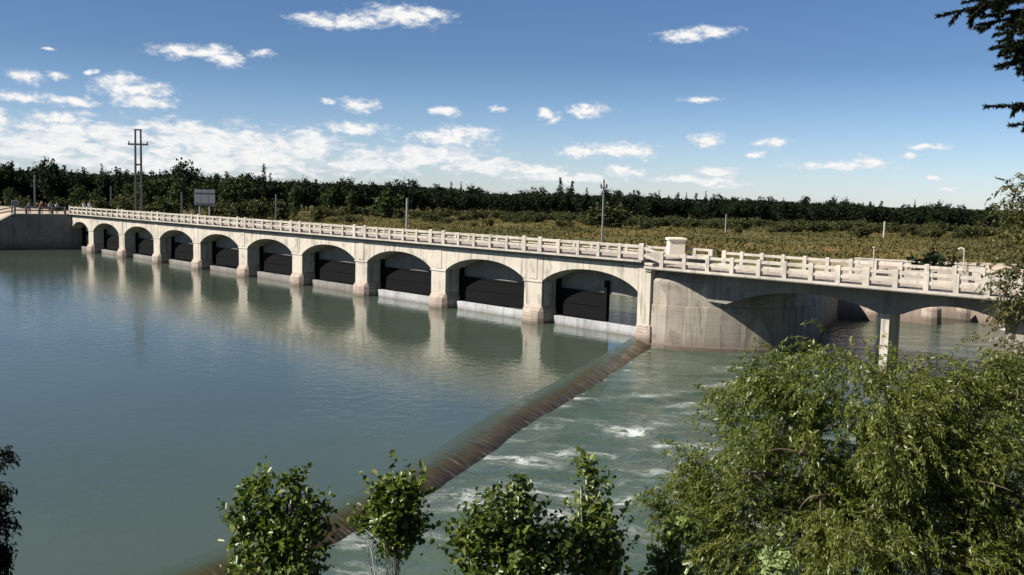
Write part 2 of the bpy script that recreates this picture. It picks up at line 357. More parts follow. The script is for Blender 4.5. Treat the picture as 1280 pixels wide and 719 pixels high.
def np_mesh(name, verts, quads, tint=None, mat=None, attr='tint', smooth=False):
    verts = np.asarray(verts, np.float32); quads = np.asarray(quads, np.int32)
    me = bpy.data.meshes.new(name)
    me.vertices.add(len(verts)); me.vertices.foreach_set('co', verts.ravel())
    k = quads.shape[1]
    me.loops.add(quads.size); me.loops.foreach_set('vertex_index', quads.ravel())
    me.polygons.add(len(quads)); me.polygons.foreach_set('loop_start', np.arange(0, quads.size, k, dtype=np.int32))
    me.polygons.foreach_set('loop_total', np.full(len(quads), k, np.int32))
    if smooth: me.polygons.foreach_set('use_smooth', np.ones(len(quads), bool))
    if tint is not None:
        a = me.attributes.new(attr, 'FLOAT', 'POINT'); a.data.foreach_set('value', np.asarray(tint, np.float32))
    me.update(calc_edges=True)
    if mat: me.materials.append(mat)
    return me
def link(name, me, parent=None):
    o = bpy.data.objects.new(name, me); COL.objects.link(o)
    if parent: o.parent = parent
    return o
def tag(o, label=None, cat=None, group=None, kind=None):
    if label: o['label'] = label
    if cat: o['category'] = cat
    if group: o['group'] = group
    if kind: o['kind'] = kind
    return o
def thing(name, label, cat, loc=(0, 0, 0), rz=0.0, group=None):
    o = bpy.data.objects.new(name, None); COL.objects.link(o); o.empty_display_size = 0.3
    o.location = loc; o.rotation_euler = (0, 0, rz)
    return tag(o, label, cat, group)
def copy_tree(o, parent=None, loc=None, rz=None, label=None, scale=None):
    c = o.copy(); COL.objects.link(c)
    if parent: c.parent = parent
    if loc is not None: c.location = loc
    if rz is not None: c.rotation_euler = (0, 0, rz)
    if scale is not None: c.scale = scale
    if label: c['label'] = label
    for ch in list(o.children): copy_tree(ch, c)
    return c

# bridge frame: x = along the dam towards the far bank, y = upstream (towards the still pool), z = up
BO = Vector((1.5386, 73.2882, 0)); BD = Vector((-0.6720654, 0.7404918, 0)); BN = Vector((-0.7404918, -0.6720654, 0))
BRZ = math.atan2(BD.y, BD.x)
def W(u, v, z=0.0): return BO + BD*u + BN*v + Vector((0, 0, z))
random.seed(4); rng = np.random.default_rng(7)

# ================================================================== ground and water
def poly_sd(px, py, poly):
    """signed distance of points to a polygon (negative inside)"""
    d = np.full(px.shape, 1e18); inside = np.zeros(px.shape, bool); n = len(poly)
    for i in range(n):
        ax, ay = poly[i]; bx, by = poly[(i+1) % n]
        ex, ey = bx-ax, by-ay; wx, wy = px-ax, py-ay
        tt = np.clip((wx*ex+wy*ey)/(ex*ex+ey*ey), 0, 1)
        d = np.minimum(d, (wx-ex*tt)**2+(wy-ey*tt)**2)
        c = ((ay > py) != (by > py)) & (px < (bx-ax)*(py-ay)/(by-ay+1e-12)+ax)
        inside ^= c
    d = np.sqrt(d); return np.where(inside, -d, d)
def vnoise(x, y, seed=0):
    r = np.random.default_rng(seed); T = r.random((64, 64))
    xi = np.floor(x).astype(int); yi = np.floor(y).astype(int); fx = x-xi; fy = y-yi
    fx = fx*fx*(3-2*fx); fy = fy*fy*(3-2*fy)
    a = T[xi % 64, yi % 64]; b = T[(xi+1) % 64, yi % 64]; c = T[xi % 64, (yi+1) % 64]; d = T[(xi+1) % 64, (yi+1) % 64]
    return (a*(1-fx)+b*fx)*(1-fy)+(c*(1-fx)+d*fx)*fy
def Wxy(u, v): q = W(u, v); return (q.x, q.y)
SHORE = [(-260, 0), (-60, 15), (-20, 18.5), (0, 19.5), (4, 23), (8, 29.5), (15, 34.5), (20, 39.5), (25, 46), (27, 51)] + \
        [Wxy(*q) for q in ((-36.5, -10), (-27, -30), (-22.5, -34), (-18, -38.5), (-12.6, -38.5), (-12, -29.5), (-8, -29), (60, -29), (98.6, -29),
                           (98.6, 0), (100.4, 7.4), (100.0, 11), (99.5, 16), (104, 40), (112, 90))] + [(-260, 100)]
def ground_height(X, Y):
    u = (X-BO.x)*BD.x+(Y-BO.y)*BD.y; v = (X-BO.x)*BN.x+(Y-BO.y)*BN.y
    sd = poly_sd(X, Y, SHORE)
    near = (Y < 60) & (v > -12)
    base = 3.3 + 0.5*(vnoise(X/17, Y/17, 3)-0.5) + 0.35*(vnoise(X/5, Y/5, 5)-0.5)
    left = np.clip((u-92)/6, 0, 1)*np.clip((v+14)/6, 0, 1)
    lh = np.where(v > 7.2, 5.05-0.55*(v-7.2), 5.05); lh = np.maximum(lh, 1.0)
    base = base*(1-left)+lh*left
    right = np.clip((v+11)/3, 0, 1)*np.clip((-u-35)/3, 0, 1)*np.clip((8-v)/4, 0, 1)
    base = base*(1-right)+4.75*right
    canal = np.clip(1-np.abs(u+17)/24, 0, 1)**0.4*np.clip(1-np.abs(v+42)/16, 0, 1)**0.5
    base = base + 0.75*canal
    run = np.where(near, 15.0, 5.0); run = np.where((v < -14) & (u > -6), 13.0, run); run = np.where(left > 0.4, 1.6, run); run = np.where(right > 0.4, 1.5, run)
    s = np.clip((sd+0.5)/run, 0, 1); s = s*s*(3-2*s)
    r = np.hypot(X, Y)
    hill = 4.2*np.exp(-(r/7.5)**2)
    dirt = np.maximum(np.clip((u-94)/3, 0, 1)*np.clip((v+9)/2, 0, 1), np.clip(canal*1.5-0.3, 0, 1)*0.9)
    dirt = np.maximum(dirt, right); dirt = np.maximum(dirt, np.where((v < -20) & (u > -9) & (sd < 5), 0.75, 0))
    return -2.2+(base+2.2)*s+hill, dirt, sd
def axis(lo, hi, step, far0, far1):
    a = list(np.arange(lo, hi, step)); s = step; x = hi
    while x < far1: a.append(x); s *= 1.25; x += s
    s = step; x = lo-step
    while x > far0: a.insert(0, x); s *= 1.25; x -= s
    return np.array(a)
gx = axis(-130, 70, 1.3, -6000, 6000); gy = axis(-6, 175, 1.3, -3000, 9000)
GX, GY = np.meshgrid(gx, gy); GZ, GD, _ = ground_height(GX, GY)
nx, ny = len(gx), len(gy)
idx = np.arange(nx*ny).reshape(ny, nx)
quads = np.stack([idx[:-1, :-1], idx[:-1, 1:], idx[1:, 1:], idx[1:, :-1]], -1).reshape(-1, 4)
ground = link('ground', np_mesh('ground', np.stack([GX, GY, GZ], -1).reshape(-1, 3), quads, GD.ravel(), M['ground'], 'dirt', True))
ground['kind'] = 'structure'
def gz(x, y):
    return float(ground_height(np.array([float(x)]), np.array([float(y)]))[0][0])

CREST = [(8.75, 66.0), (7.6, 62.4), (6.6, 59.6), (4.85, 54.6), (2.8, 48.7), (1.1, 44.4), (-0.55, 39.8), (-1.8, 35.6), (-2.9, 32.5), (-4.2, 29.4), (-5.5, 26.7), (-7.2, 23.8), (-9.1, 20.7), (-11.8, 16.5)]
def smooth_path(pts, per=8):
    P = [Vector((*q, 0)) for q in pts]; out = []
    for i in range(len(P)-1):
        a, b, c, d = P[max(i-1, 0)], P[i], P[i+1], P[min(i+2, len(P)-1)]
        for k in range(per):
            s = k/per
            out.append(0.5*((2*b)+(c-a)*s+(2*a-5*b+4*c-d)*s*s+(3*b-a-3*c+d)*s**3))
    out.append(P[-1]); return out
CP = smooth_path(CREST)
def side_at(i):
    d = (CP[min(i+1, len(CP)-1)]-CP[max(i-1, 0)]).normalized()
    return Vector((-d.y, d.x, 0))                      # towards the low water (right of the picture)
# still pool above the weir
edge = [CP[i]-side_at(i)*0.71 for i in range(len(CP))]
pts = [tuple(W(-10.2, -1.3))] + [tuple(q) for q in edge] + [(-260, 17, 0), (-260, 170, 0), tuple(W(140, 60)), tuple(W(110, -1.3))]
m_ = MB(); m_.add([(q[0], q[1], 0.0) for q in pts], [tuple(range(len(pts)))])
pool = m_.build('still_water', M['water_upper']); pool['kind'] = 'structure'
# low water: a finer grid where it churns
lx = axis(-13, 30, 0.33, -150, 75); ly = axis(16.5, 68, 0.33, 10, 190)
LX, LY = np.meshgrid(lx, ly)
toe = np.array([[(CP[i]+side_at(i)*0.9).x, (CP[i]+side_at(i)*0.9).y] for i in range(0, len(CP), 2)])
dt = np.min(np.hypot(LX[..., None]-toe[:, 0], LY[..., None]-toe[:, 1]), -1)
vv = (LX-BO.x)*BN.x+(LY-BO.y)*BN.y
foam = np.exp(-(dt/12.0)**2)*np.interp(LY, [22, 38, 52, 66], [1.1, 1.05, 0.6, 0.4])*np.clip((vv+6)/6, 0, 1)
foam = np.maximum(foam, 2.2*np.exp(-(dt/0.6)**2)*np.interp(LY, [20, 45, 66], [1, 0.8, 0.45])*(0.1+1.5*vnoise(LX*0.6, LY*0.6, 12)))
amp = np.clip(foam*1.3, 0, 1)*np.clip((dt-0.1)/1.6, 0.12, 1)*np.clip((75-LY)/10, 0, 1)
fine = (LX > -13) & (LX < 30) & (LY > 16.5) & (LY < 68)
waves = ((vnoise(LX*0.8+LY*0.2, LY*1.5, 1)-0.5)*0.20+(vnoise(LX*1.5, LY*2.4, 2)-0.5)*0.09)*amp*fine
idx = np.arange(LX.size).reshape(LX.shape)
quads = np.stack([idx[:-1, :-1], idx[:-1, 1:], idx[1:, 1:], idx[1:, :-1]], -1).reshape(-1, 4)
low = link('churning_water', np_mesh('churning_water', np.stack([LX, LY, -0.37+waves], -1).reshape(-1, 3), quads, foam.ravel(), M['water_lower'], 'foam', True))
low['kind'] = 'structure'
# weir: the pool bends over the sill and slides down the mossy face
PROF = [(-0.75, 0.003), (-0.42, -0.001), (-0.18, -0.016), (0.02, -0.05), (0.2, -0.10), (0.38, -0.17), (0.56, -0.25), (0.74, -0.34), (0.9, -0.43), (1.0, -0.7)]
vs, fs, uvs = [], [], []
dist = 0.0
for i, q in enumerate(CP):
    if i: dist += (q-CP[i-1]).length
    sdv = side_at(i); wob = 0.04*math.sin(dist*0.9)+0.02*math.sin(dist*2.3+1)
    for j, (s, z) in enumerate(PROF):
        pz = z
        k = s+(wob if s > 0.2 else 0)
        vs.append((q.x+sdv.x*k, q.y+sdv.y*k, pz)); uvs.append((dist, (s+0.75)/1.75))
npf = len(PROF)
for i in range(len(CP)-1):
    for j in range(npf-1):
        a = i*npf+j; fs.append((a, a+npf, a+npf+1, a+1))
me = bpy.data.meshes.new('weir'); me.from_pydata(vs, [], fs); uvl = me.uv_layers.new(name='UVMap')
for lp in me.loops: uvl.data[lp.index].uv = uvs[lp.vertex_index]
me.polygons.foreach_set('use_smooth', [True]*len(me.polygons)); me.materials.append(M['weir'])
weir = link('weir', me); tag(weir, 'long curved brown weir between the calm pool and the rough water', 'weir')

# ================================================================== the arched dam bridge
L = 11.3
bridge = thing('arch_bridge', 'long pale concrete bridge of ten arches with dark sluice gates in them', 'bridge', BO, BRZ)
SPRING, SOFF = 3.12, 4.9
spans = [(-10.1, -0.98)] + [(L*k+0.98, L*(k+1)-0.98) for k in range(8)] + [(L*8+0.98, 98.0)]
def arch_pts(a, b, rise, n=28):
    h = (b-a)/2; c = (a+b)/2; out = []
    for i in range(n+1):
        th = math.pi*i/n; x = -math.cos(th)
        z = rise*max(0.0, 1-abs(x)**2.25)**0.82                     # three-centred arch, steep at the springing
        out.append((c+h*x, SPRING+z))
    return out
def arch_z(u):
    for k, (a, b) in enumerate(spans):
        if a <= u <= b:
            x = (u-(a+b)/2)/((b-a)/2); return SPRING+(1.17 if k < 9 else 1.02)*max(0.0, 1-abs(x)**2.25)**0.82
    return SPRING
sp = MB()
def wallquad(u0, z0, u1, z1, y, flip):
    q = [(u0, y, z0), (u1, y, z1), (u1, y, SOFF), (u0, y, SOFF)]
    sp.add(q, [(3, 2, 1, 0) if flip else (0, 1, 2, 3)])
YB = -6.9
last = -11.15
for k, (a, b) in enumerate(spans):
    P = arch_pts(a, b, 1.17 if k < 9 else 1.02)
    for y, fl in ((0.0, False), (YB, True)):
        wallquad(last, SPRING, a, SPRING, y, fl)
        for (u0, z0), (u1, z1) in zip(P[:-1], P[1:]): wallquad(u0, z0, u1, z1, y, fl)
    for (u0, z0), (u1, z1) in zip(P[:-1], P[1:]): sp.add([(u0, 0, z0), (u1, 0, z1), (u1, YB, z1), (u0, YB, z0)], [(0, 1, 2, 3)])
    last = b
sp.build('spandrel_wall', M['concrete'], bridge)
for k in range(9):                                            # flat strip up the wall over each pier
    u = L*k; pb = MB().box(u-0.42, u+0.42, -0.05, 0.045, SPRING+0.12, 4.86); pb.build('pilaster', M['concrete'], bridge)
for k, (a, b) in enumerate(spans):                            # raised arch ring
    P = arch_pts(a, b, 1.17 if k < 9 else 1.02); Q = arch_pts(a-0.02, b+0.02, 1.17 if k < 9 else 1.02)
    rg = MB(); c = (a+b)/2
    for i in range(len(P)-1):
        def off(j):
            u, z = P[j]; t0 = Vector(P[min(j+1, len(P)-1)])-Vector(P[max(j-1, 0)]); nn = Vector((-t0.y, t0.x)).normalized()
            return (max(a-0.3, min(b+0.3, u+nn.x*0.3)), z+nn.y*0.3)
        o0, o1 = off(i), off(i+1)
        rg.add([(P[i][0], 0.02, P[i][1]), (P[i+1][0], 0.02, P[i+1][1]), (o1[0], 0.02, o1[1]), (o0[0], 0.02, o0[1]),
                (P[i][0], -0.05, P[i][1]-0.004), (P[i+1][0], -0.05, P[i+1][1]-0.004), (o1[0], -0.05, o1[1]), (o0[0], -0.05, o0[1])],
               [(0, 1, 2, 3), (3, 2, 6, 7), (0, 4, 5, 1)])
    rg.build('arch_ring', M['concrete'], bridge)
def footing_poly(c, h):
    return [(c-h, YB-0.1), (c+h, YB-0.1), (c+h, -0.1), (c+0.78*h, 0.28), (c+0.32*h, 0.46), (c-0.32*h, 0.46), (c-0.78*h, 0.28), (c-h, -0.1)]
for k in range(9):
    u = L*k
    p_ = MB().box(u-0.95, u+0.95, YB, 0.0, 0.9, 3.0)
    p_.box(u-1.03, u+1.03, YB-0.06, 0.07, 3.0, SPRING)
    po = p_.build('pier', M['concrete'], bridge, bevel=0.03)
    ft = MB().foot(footing_poly(u, 1.13), -2.2, 0.82, footing_poly(u, 1.10))
    ft.foot(footing_poly(u, 1.10), 0.82, 1.3, [(u-0.97, YB-0.05), (u+0.97, YB-0.05), (u+0.97, -0.05), (u+0.75, 0.01), (u+0.3, 0.02), (u-0.3, 0.02), (u-0.75, 0.01), (u-0.97, -0.05)])
    ft.build('footing', M['stone'], po, bevel=0.04)
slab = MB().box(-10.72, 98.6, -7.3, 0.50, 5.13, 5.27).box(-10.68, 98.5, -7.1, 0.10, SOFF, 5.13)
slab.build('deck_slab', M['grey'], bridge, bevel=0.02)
MB().box(-10.74, 98.6, 0.503, 0.525, 5.14, 5.27).build('deck_edge', M['rail'], bridge)
MB().box(-10.6, 98.5, -6.85, -0.2, 5.274, 5.30).build('road_surface', M['deck'], bridge)
def rail_post(u, y, z0, z1, w, mat, parent):
    b_ = MB().box(u-w/2, u+w/2, y-0.13, y+0.13, z0, z1-0.05)
    b_.foot([(u-w/2, y-0.13), (u+w/2, y-0.13), (u+w/2, y+0.13), (u-w/2, y+0.13)], z1-0.05, z1, [(u-w/2+0.04, y-0.09), (u+w/2-0.04, y-0.09), (u+w/2-0.04, y+0.09), (u-w/2+0.04, y+0.09)])
    return b_.build('post', mat, parent)
thick, thin = [], []
for k in range(9): thick += [L*k-0.85, L*k+0.85]
thick = [-10.46] + thick + [98.3]
ths = sorted(thick)
for a, b in zip(ths[:-1], ths[1:]):
    n = max(1, round((b-a)/1.92))
    thin += [a+(b-a)*i/n for i in range(1, n)]
rl = MB()
for z0, z1 in ((6.04, 6.24), (5.58, 5.78)): rl.box(-10.3, 98.2, 0.05, 0.21, z0, z1)
near = rl.build('parapet', M['rail'], bridge, bevel=0.02)
for u in thick: rail_post(u, 0.13, 5.27, 6.36, 0.40, M['rail'], near)
for u in thin: rail_post(u, 0.13, 5.27, 6.27, 0.27, M['rail'], near)
rl = MB()
for z0, z1 in ((5.62, 5.80), (5.36, 5.46)): rl.box(-7.2, 98.2, -7.22, -7.06, z0, z1)
farp = rl.build('parapet', M['rail'], bridge, bevel=0.02)
for u in [q for q in thick+thin if -7 < q < 55]: rail_post(u, -7.14, 5.27, 5.84, 0.28, M['rail'], farp)
pp = MB()
for u in [q for q in thick+thin if q >= 55]: pp.box(u-0.14, u+0.14, -7.27, -7.01, 5.27, 5.84)
o = pp.build('post', M['rail'], farp); o['kind'] = 'stuff'
# sluices: a sill beam, the tarred gate and the lift wall over it in every bay
for k, (a, b) in enumerate(spans):
    MB().box(a-0.0, b+0.0, -1.35, -0.95, -2.0, 0.61 if k < 5 else 0.5).build('sill_beam', M['sill'] if k < 3 else M['sill_dull'], bridge, bevel=0.02)
    cw = MB(); n = 20
    us = [a+(b-a)*i/n for i in range(n+1)]
    for u0, u1 in zip(us[:-1], us[1:]):
        z0, z1 = max(2.6, arch_z(u0)+0.05), max(2.6, arch_z(u1)+0.05)
        for y in (-1.75, -2.0): cw.add([(u0, y, 2.55), (u1, y, 2.55), (u1, y, z1), (u0, y, z0)], [(0, 1, 2, 3)])
        cw.add([(u0, -1.75, 2.55), (u1, -1.75, 2.55), (u1, -2.0, 2.55), (u0, -2.0, 2.55)], [(0, 1, 2, 3)])
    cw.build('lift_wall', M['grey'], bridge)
    g0, g1 = a+0.02, b-0.02
    if k == 0: g0 = -6.05
    if k == 1: g0 = 3.4-1.7
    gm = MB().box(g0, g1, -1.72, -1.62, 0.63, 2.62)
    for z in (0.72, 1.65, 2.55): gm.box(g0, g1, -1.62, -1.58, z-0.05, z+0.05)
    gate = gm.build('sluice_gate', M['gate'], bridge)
    for u in (g0+0.12, g1-0.12):
        MB().box(u-0.13, u+0.13, -1.7, -1.4, 0.62, 3.5).build('guide_rail', M['gate'], gate)
# the step down to the lower road deck: sloping rails and a broken corbel
st = MB()
st.beam((-10.3, 0.13, 6.12), (-12.18, 0.13, 5.70), 0.16, 0.20); st.beam((-10.3, 0.13, 5.66), (-12.18, 0.13, 5.22), 0.16, 0.20)
st.build('sloping_rail', M['rail'], near, bevel=0.02)
cb = MB().box(-11.5, -10.76, -0.6, 0.30, 4.93, 5.12).box(-11.35, -10.76, -0.4, 0.2, 4.55, 4.928)
cb.build('corbel', M['rail'], bridge, bevel=0.05)

# ================================================================== big river pier between the sluices and the canal mouth
rp = thing('river_pier', 'massive board marked concrete pier with rounded face where the arches end', 'bridge pier', BO, BRZ)
FP = [(-8.2, -26.5), (-10.1, -15), (-10.1, -0.3), (-11.15, 0.02), (-12.4, -0.12), (-13.1, -0.45), (-13.8, -0.86), (-14.6, -1.44), (-15.35, -2.05), (-15.95, -2.62), (-16.5, -3.22), (-17.0, -3.85), (-17.45, -4.55), (-17.85, -5.35), (-18.1, -6.3), (-18.15, -7.5), (-17.8, -9.2), (-16.2, -12.5), (-13.4, -17.4), (-9.6, -26.4)]
def inset(poly, d):
    out = []; n = len(poly)
    for i in range(n):
        a, b, c = Vector(poly[i-1]), Vector(poly[i]), Vector(poly[(i+1) % n])
        n1 = Vector((-(b-a).y, (b-a).x)).normalized(); n2 = Vector((-(c-b).y, (c-b).x)).normalized()
        m = (n1+n2).normalized(); out.append(tuple(b+m*d/max(0.5, m.dot(n1))))
    return out
topz = [4.4 if v > -7.5 else 3.3 for _, v in FP]
lo = MB().foot(FP, -2.2, 2.45, inset(FP, 0.10)); lo.build('lower_body', M['abutment'], rp, bevel=0.04)
MB().foot(inset(FP, -0.07), -2.2, -0.1, inset(FP, -0.02)).build('base_ledge', M['stone'], rp, bevel=0.05)
FU = inset(FP, 0.16)
ub = MB().foot(FU, 2.45, [3.95 if v > -7.6 else 2.9 for _, v in FU], FU)
FC = [q for q in FU if q[1] > -7.6]; FT = inset(FC, 0.55)
ub.foot(FC, 3.95, 4.69, FT)
ub.build('upper_body', M['abutment'], rp, bevel=0.04)
pl_ = MB().box(-11.2, -10.12, -1.2, 0.06, 0.8, 4.86); pl_.build('pilaster', M['concrete'], rp, bevel=0.03)
MB().foot([(-11.45, -1.2), (-10.02, -1.2), (-10.02, 0.12), (-10.3, 0.3), (-11.1, 0.3), (-11.45, 0.1)], -2.2, 1.0, [(-11.3, -1.2), (-10.08, -1.2), (-10.08, 0.08), (-10.3, 0.14), (-11.05, 0.14), (-11.3, 0.07)]).build('footing', M['stone'], rp, bevel=0.05)

# ================================================================== lower road bridge over the canal mouth
rb = thing('road_bridge', 'lower road bridge on the right with shaded haunched girders over the canal mouth', 'bridge', BO, BRZ)
MB().box(-38.5, -10.85, -7.35, 0.30, 4.70, 4.90).build('deck_slab', M['grey'], rb, bevel=0.02)
MB().box(-38.5, -10.80, 0.303, 0.325, 4.76, 4.90).build('deck_edge', M['rail'], rb)
MB().box(-38.5, -10.9, -6.9, -0.2, 4.903, 4.925).build('road_surface', M['deck'], rb)
def girder(y0, y1, haunch=True):
    prof = []
    def arc(a, za, b, zb, zc, n=16):
        for i in range(n+1):
            s = i/n; base = za+(zb-za)*s; prof.append((a+(b-a)*s, base+(zc-(za+zb)/2)*(1-abs(2*s-1)**2.1)))
    if haunch == 'near end':  # added middle girder, low end shaped to block the sun
        prof.append((-14.0, 2.6)); arc(-16.8, 2.55, -23.6, 3.95, 4.05); arc(-24.5, 3.95, -38.4, 3.95, 4.1)
    elif haunch:
        prof.append((-14.0, 2.85)); arc(-16.0, 2.80, -26.2, 3.25, 3.93); arc(-27.35, 3.31, -32.95, 3.42, 4.0); prof.append((-38.4, 3.5))
    else:
        arc(-16.0, 3.95, -23.6, 3.95, 4.1); arc(-24.5, 3.95, -38.4, 3.95, 4.1)
    g = MB(); n = len(prof)
    for (u0, z0), (u1, z1) in zip(prof[:-1], prof[1:]):
        g.add([(u0, y0, z0), (u1, y0, z1), (u1, y0, 4.70), (u0, y0, 4.70)], [(0, 1, 2, 3)])
        g.add([(u0, y1, z0), (u1, y1, z1), (u1, y1, 4.70), (u0, y1, 4.70)], [(3, 2, 1, 0)])
        g.add([(u0, y0, z0), (u1, y0, z1), (u1, y1, z1), (u0, y1, z0)], [(0, 1, 2, 3)])
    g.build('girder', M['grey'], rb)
girder(-1.6, -2.0); girder(-3.5, -3.9, 'near end'); girder(-6.3, -6.7, False)  # middle one is added out of sight to shade the river pier
MB().box(-26.8, -26.3, -2.85, -1.62, -2.2, 3.36).build('pier', M['concrete'], rb, bevel=0.03)
MB().box(-24.45, -23.95, -7.0, -5.7, -2.2, 3.97).build('pier', M['concrete'], rb, bevel=0.03)
MB().box(-38.5, -32.9, -7.1, -1.64, -2.2, 3.45).build('end_pier', M['wall'], rb, bevel=0.03)
RP = [-12.18, -13.99, -15.79, -17.59, -19.48, -21.23, -22.93, -24.61, -26.27, -27.93, -29.59, -31.14, -32.67, -34.18, -35.8, -37.4]
rl = MB()
for z0, z1 in ((5.60, 5.78), (5.17, 5.36)): rl.box(-38.3, -12.1, 0.05, 0.21, z0, z1)
pr = rl.build('parapet', M['rail'], rb, bevel=0.02)
for i, u in enumerate(RP): rail_post(u, 0.13, 4.90, 5.86, 0.40 if i == 8 else 0.28, M['rail'], pr)
rl = MB()
for z0, z1 in ((5.56, 5.74), (5.12, 5.32)): rl.box(-10.6, -7.4, -7.22, -7.06, z0+0.12, z1+0.12); rl.box(-38.3, -11.7, -7.22, -7.06, z0, z1)
pr = rl.build('parapet', M['rail'], rb, bevel=0.02)
for u in [-10.6, -9.2, -11.75] + [-13.2-1.62*i for i in range(16)]: rail_post(u, -7.14, 4.90, 5.84, 0.36 if u in (-10.6, -11.75) else 0.27, M['rail'], pr)
for y0 in (-2.3, -4.8):                                         # low kerbs of the two carriageways seen through the rails
    MB().box(-38.4, -13.0, y0-0.15, y0+0.15, 4.93, 5.10).build('kerb', M['rail'], rb, bevel=0.02)

# cream pillar on the far side of the deck
cp = thing('gauge_pillar', 'cream rendered pillar with a flat cap standing by the far parapet where the decks step', 'pillar', W(-8.1, -6.3, 5.28), 0.08)
MB().box(-0.58, 0.58, -0.4, 0.4, 0, 1.12).build('shaft', M['cream'], cp, bevel=0.02)
MB().box(-0.68, 0.68, -0.5, 0.5, 1.12, 1.26).foot([(-0.64, -0.46), (0.64, -0.46), (0.64, 0.46), (-0.64, 0.46)], 1.26, 1.31, [(-0.4, -0.2), (0.4, -0.2), (0.4, 0.2), (-0.4, 0.2)]).build('cap', M['cream'], cp, bevel=0.02)

# ================================================================== left bank: return wall and wing
bw = thing('bank_wall', 'tall dark retaining wall with railing and sloping wing at the left end of the bridge', 'retaining wall', BO, BRZ)
MB().foot([(97.9, -7), (99.2, -7), (99.4, 0), (101.1, 7.3), (99.9, 7.4), (98.0, 0.4)], -2.2, 5.12).build('return_wall', M['wall'], bw, bevel=0.03)
MB().foot([(99.9, 7.45), (101.1, 7.35), (101.0, 11.0), (100.6, 16.3), (99.4, 16), (99.8, 10.9)], -2.2, [5.1, 5.1, 3.25, 0.6, 0.5, 3.15]).build('wing_wall', M['wall'], bw)
rr = MB()
for z in (6.08, 5.62): rr.beam((98.3, 0.7, z), (100.2, 7.2, z), 0.14, 0.18)
ro = rr.build('railing', M['wall'], bw)
for s in (0.02, 0.27, 0.52, 0.77, 0.99):
    u, v = 98.3+1.9*s, 0.7+6.5*s
    MB().box(u-0.13, u+0.13, v-0.13, v+0.13, 5.1, 6.2).build('post', M['wall'], ro)

# ================================================================== canal head walls behind the road bridge
def canal_wall(label, A, B, top, nose, depth=3.0, turn=0.0):
    w = thing('canal_wall', label, 'wall', BO, BRZ, 'walls of the canal mouth')
    A, B = Vector(A), Vector(B); d = (B-A).normalized(); nb = Vector((d.y, -d.x))
    if nb.y > 0: nb = -nb                                         # into the bank
    F = [A, B, B+nb*depth, A+nb*depth]
    if (B-A).cross(nb) < 0: F = F[::-1]
    ctr = sum(F, Vector((0, 0)))/4
    topf = [q+(ctr-q).normalized()*0.35 for q in F]
    MB().foot([tuple(q) for q in F], -2.2, top, [tuple(q) for q in topf]).build('body', M['canal'], w, bevel=0.05)
    if nose:
        c = B+nb*0.5-d*0.4; n = 12
        ring = [(c.x+0.95*math.cos(2*math.pi*i/n), c.y+0.95*math.sin(2*math.pi*i/n)) for i in range(n)]
        rtop = [(c.x+0.8*math.cos(2*math.pi*i/n), c.y+0.8*math.sin(2*math.pi*i/n)) for i in range(n)]
        rdome = [(c.x+0.35*math.cos(2*math.pi*i/n), c.y+0.35*math.sin(2*math.pi*i/n)) for i in range(n)]
        MB().foot(ring, -2.2, nose, rtop).foot(rtop, nose, nose+0.35, rdome).build('cutwater', M['stone'], w, bevel=0.05)
    return w
canal_wall('long pale canal wall directly behind the lone bridge column', (-8.6, -27.3), (-12.4, -27.95), 3.9, 0.9)
canal_wall('pale canal wall with blunt stained nose, seen right of the lone column', (-12.4, -29.0), (-16.3, -29.75), 3.9, 0.9, 1.6)
canal_wall('short pale canal wall set furthest back in the right opening', (-12.4, -35.4), (-16.2, -36.6), 3.9, 1.2)
canal_wall('reddish canal wall slanting down to the white apron at the right of the opening', (-16.6, -35.6), (-21.5, -32.2), 3.6, 1.0)
ap = thing('concrete_apron', 'bright white sloping concrete apron at the water edge behind the right opening', 'apron', BO, BRZ)
MB().foot([(-25.0, -27.3), (-20.2, -30.8), (-21.8, -33.4), (-27, -30.5)], -2.2, [-0.45, -0.5, -0.12, 0.2]).build('slab', M['apron'], ap)
for lab, (a, b), v in (('pale low boundary wall on the far bank, left of the dark bush', (-3.5, -10.6), -40.0), ('short pale low boundary wall on the far bank, right of the dark bush', (-11.9, -15.2), -41.5)):
    lw = thing('boundary_wall', lab, 'wall', BO, BRZ)
    MB().box(b, a, v-0.2, v+0.2, 2.6, 4.02).build('wall_face', M['rail'], lw, bevel=0.03)
    MB().box(b-0.05, a+0.05, v-0.28, v+0.28, 4.02, 4.12).build('coping', M['rail'], lw, bevel=0.02)
# pipe posts on the road bridge
for lab, u, h, hook in (('thin pale straight pipe post rising by the far parapet of the lower bridge', -22.95, 1.72, False), ('thin pale pipe post with a small hooked top on the lower bridge', -28.4, 1.90, True)):
    tp = thing('pipe_post', lab, 'post', W(u, -6.75, 4.92), BRZ)
    MB().tube([(0, 0, 0), (0, 0, h)], [0.04, 0.035], 8).build('pipe', M['pale_post'], tp)
    if hook: MB().tube([(0, 0, h-0.02), (0.08, 0, h+0.06), (0.22, 0.0, h+0.08), (0.34, 0, h)], [0.05, 0.05, 0.05, 0.06], 8).build('hook', M['pale_post'], tp)
    else: MB().box(-0.08, 0.08, -0.08, 0.08, h, h+0.06).build('cap', M['pale_post'], tp)

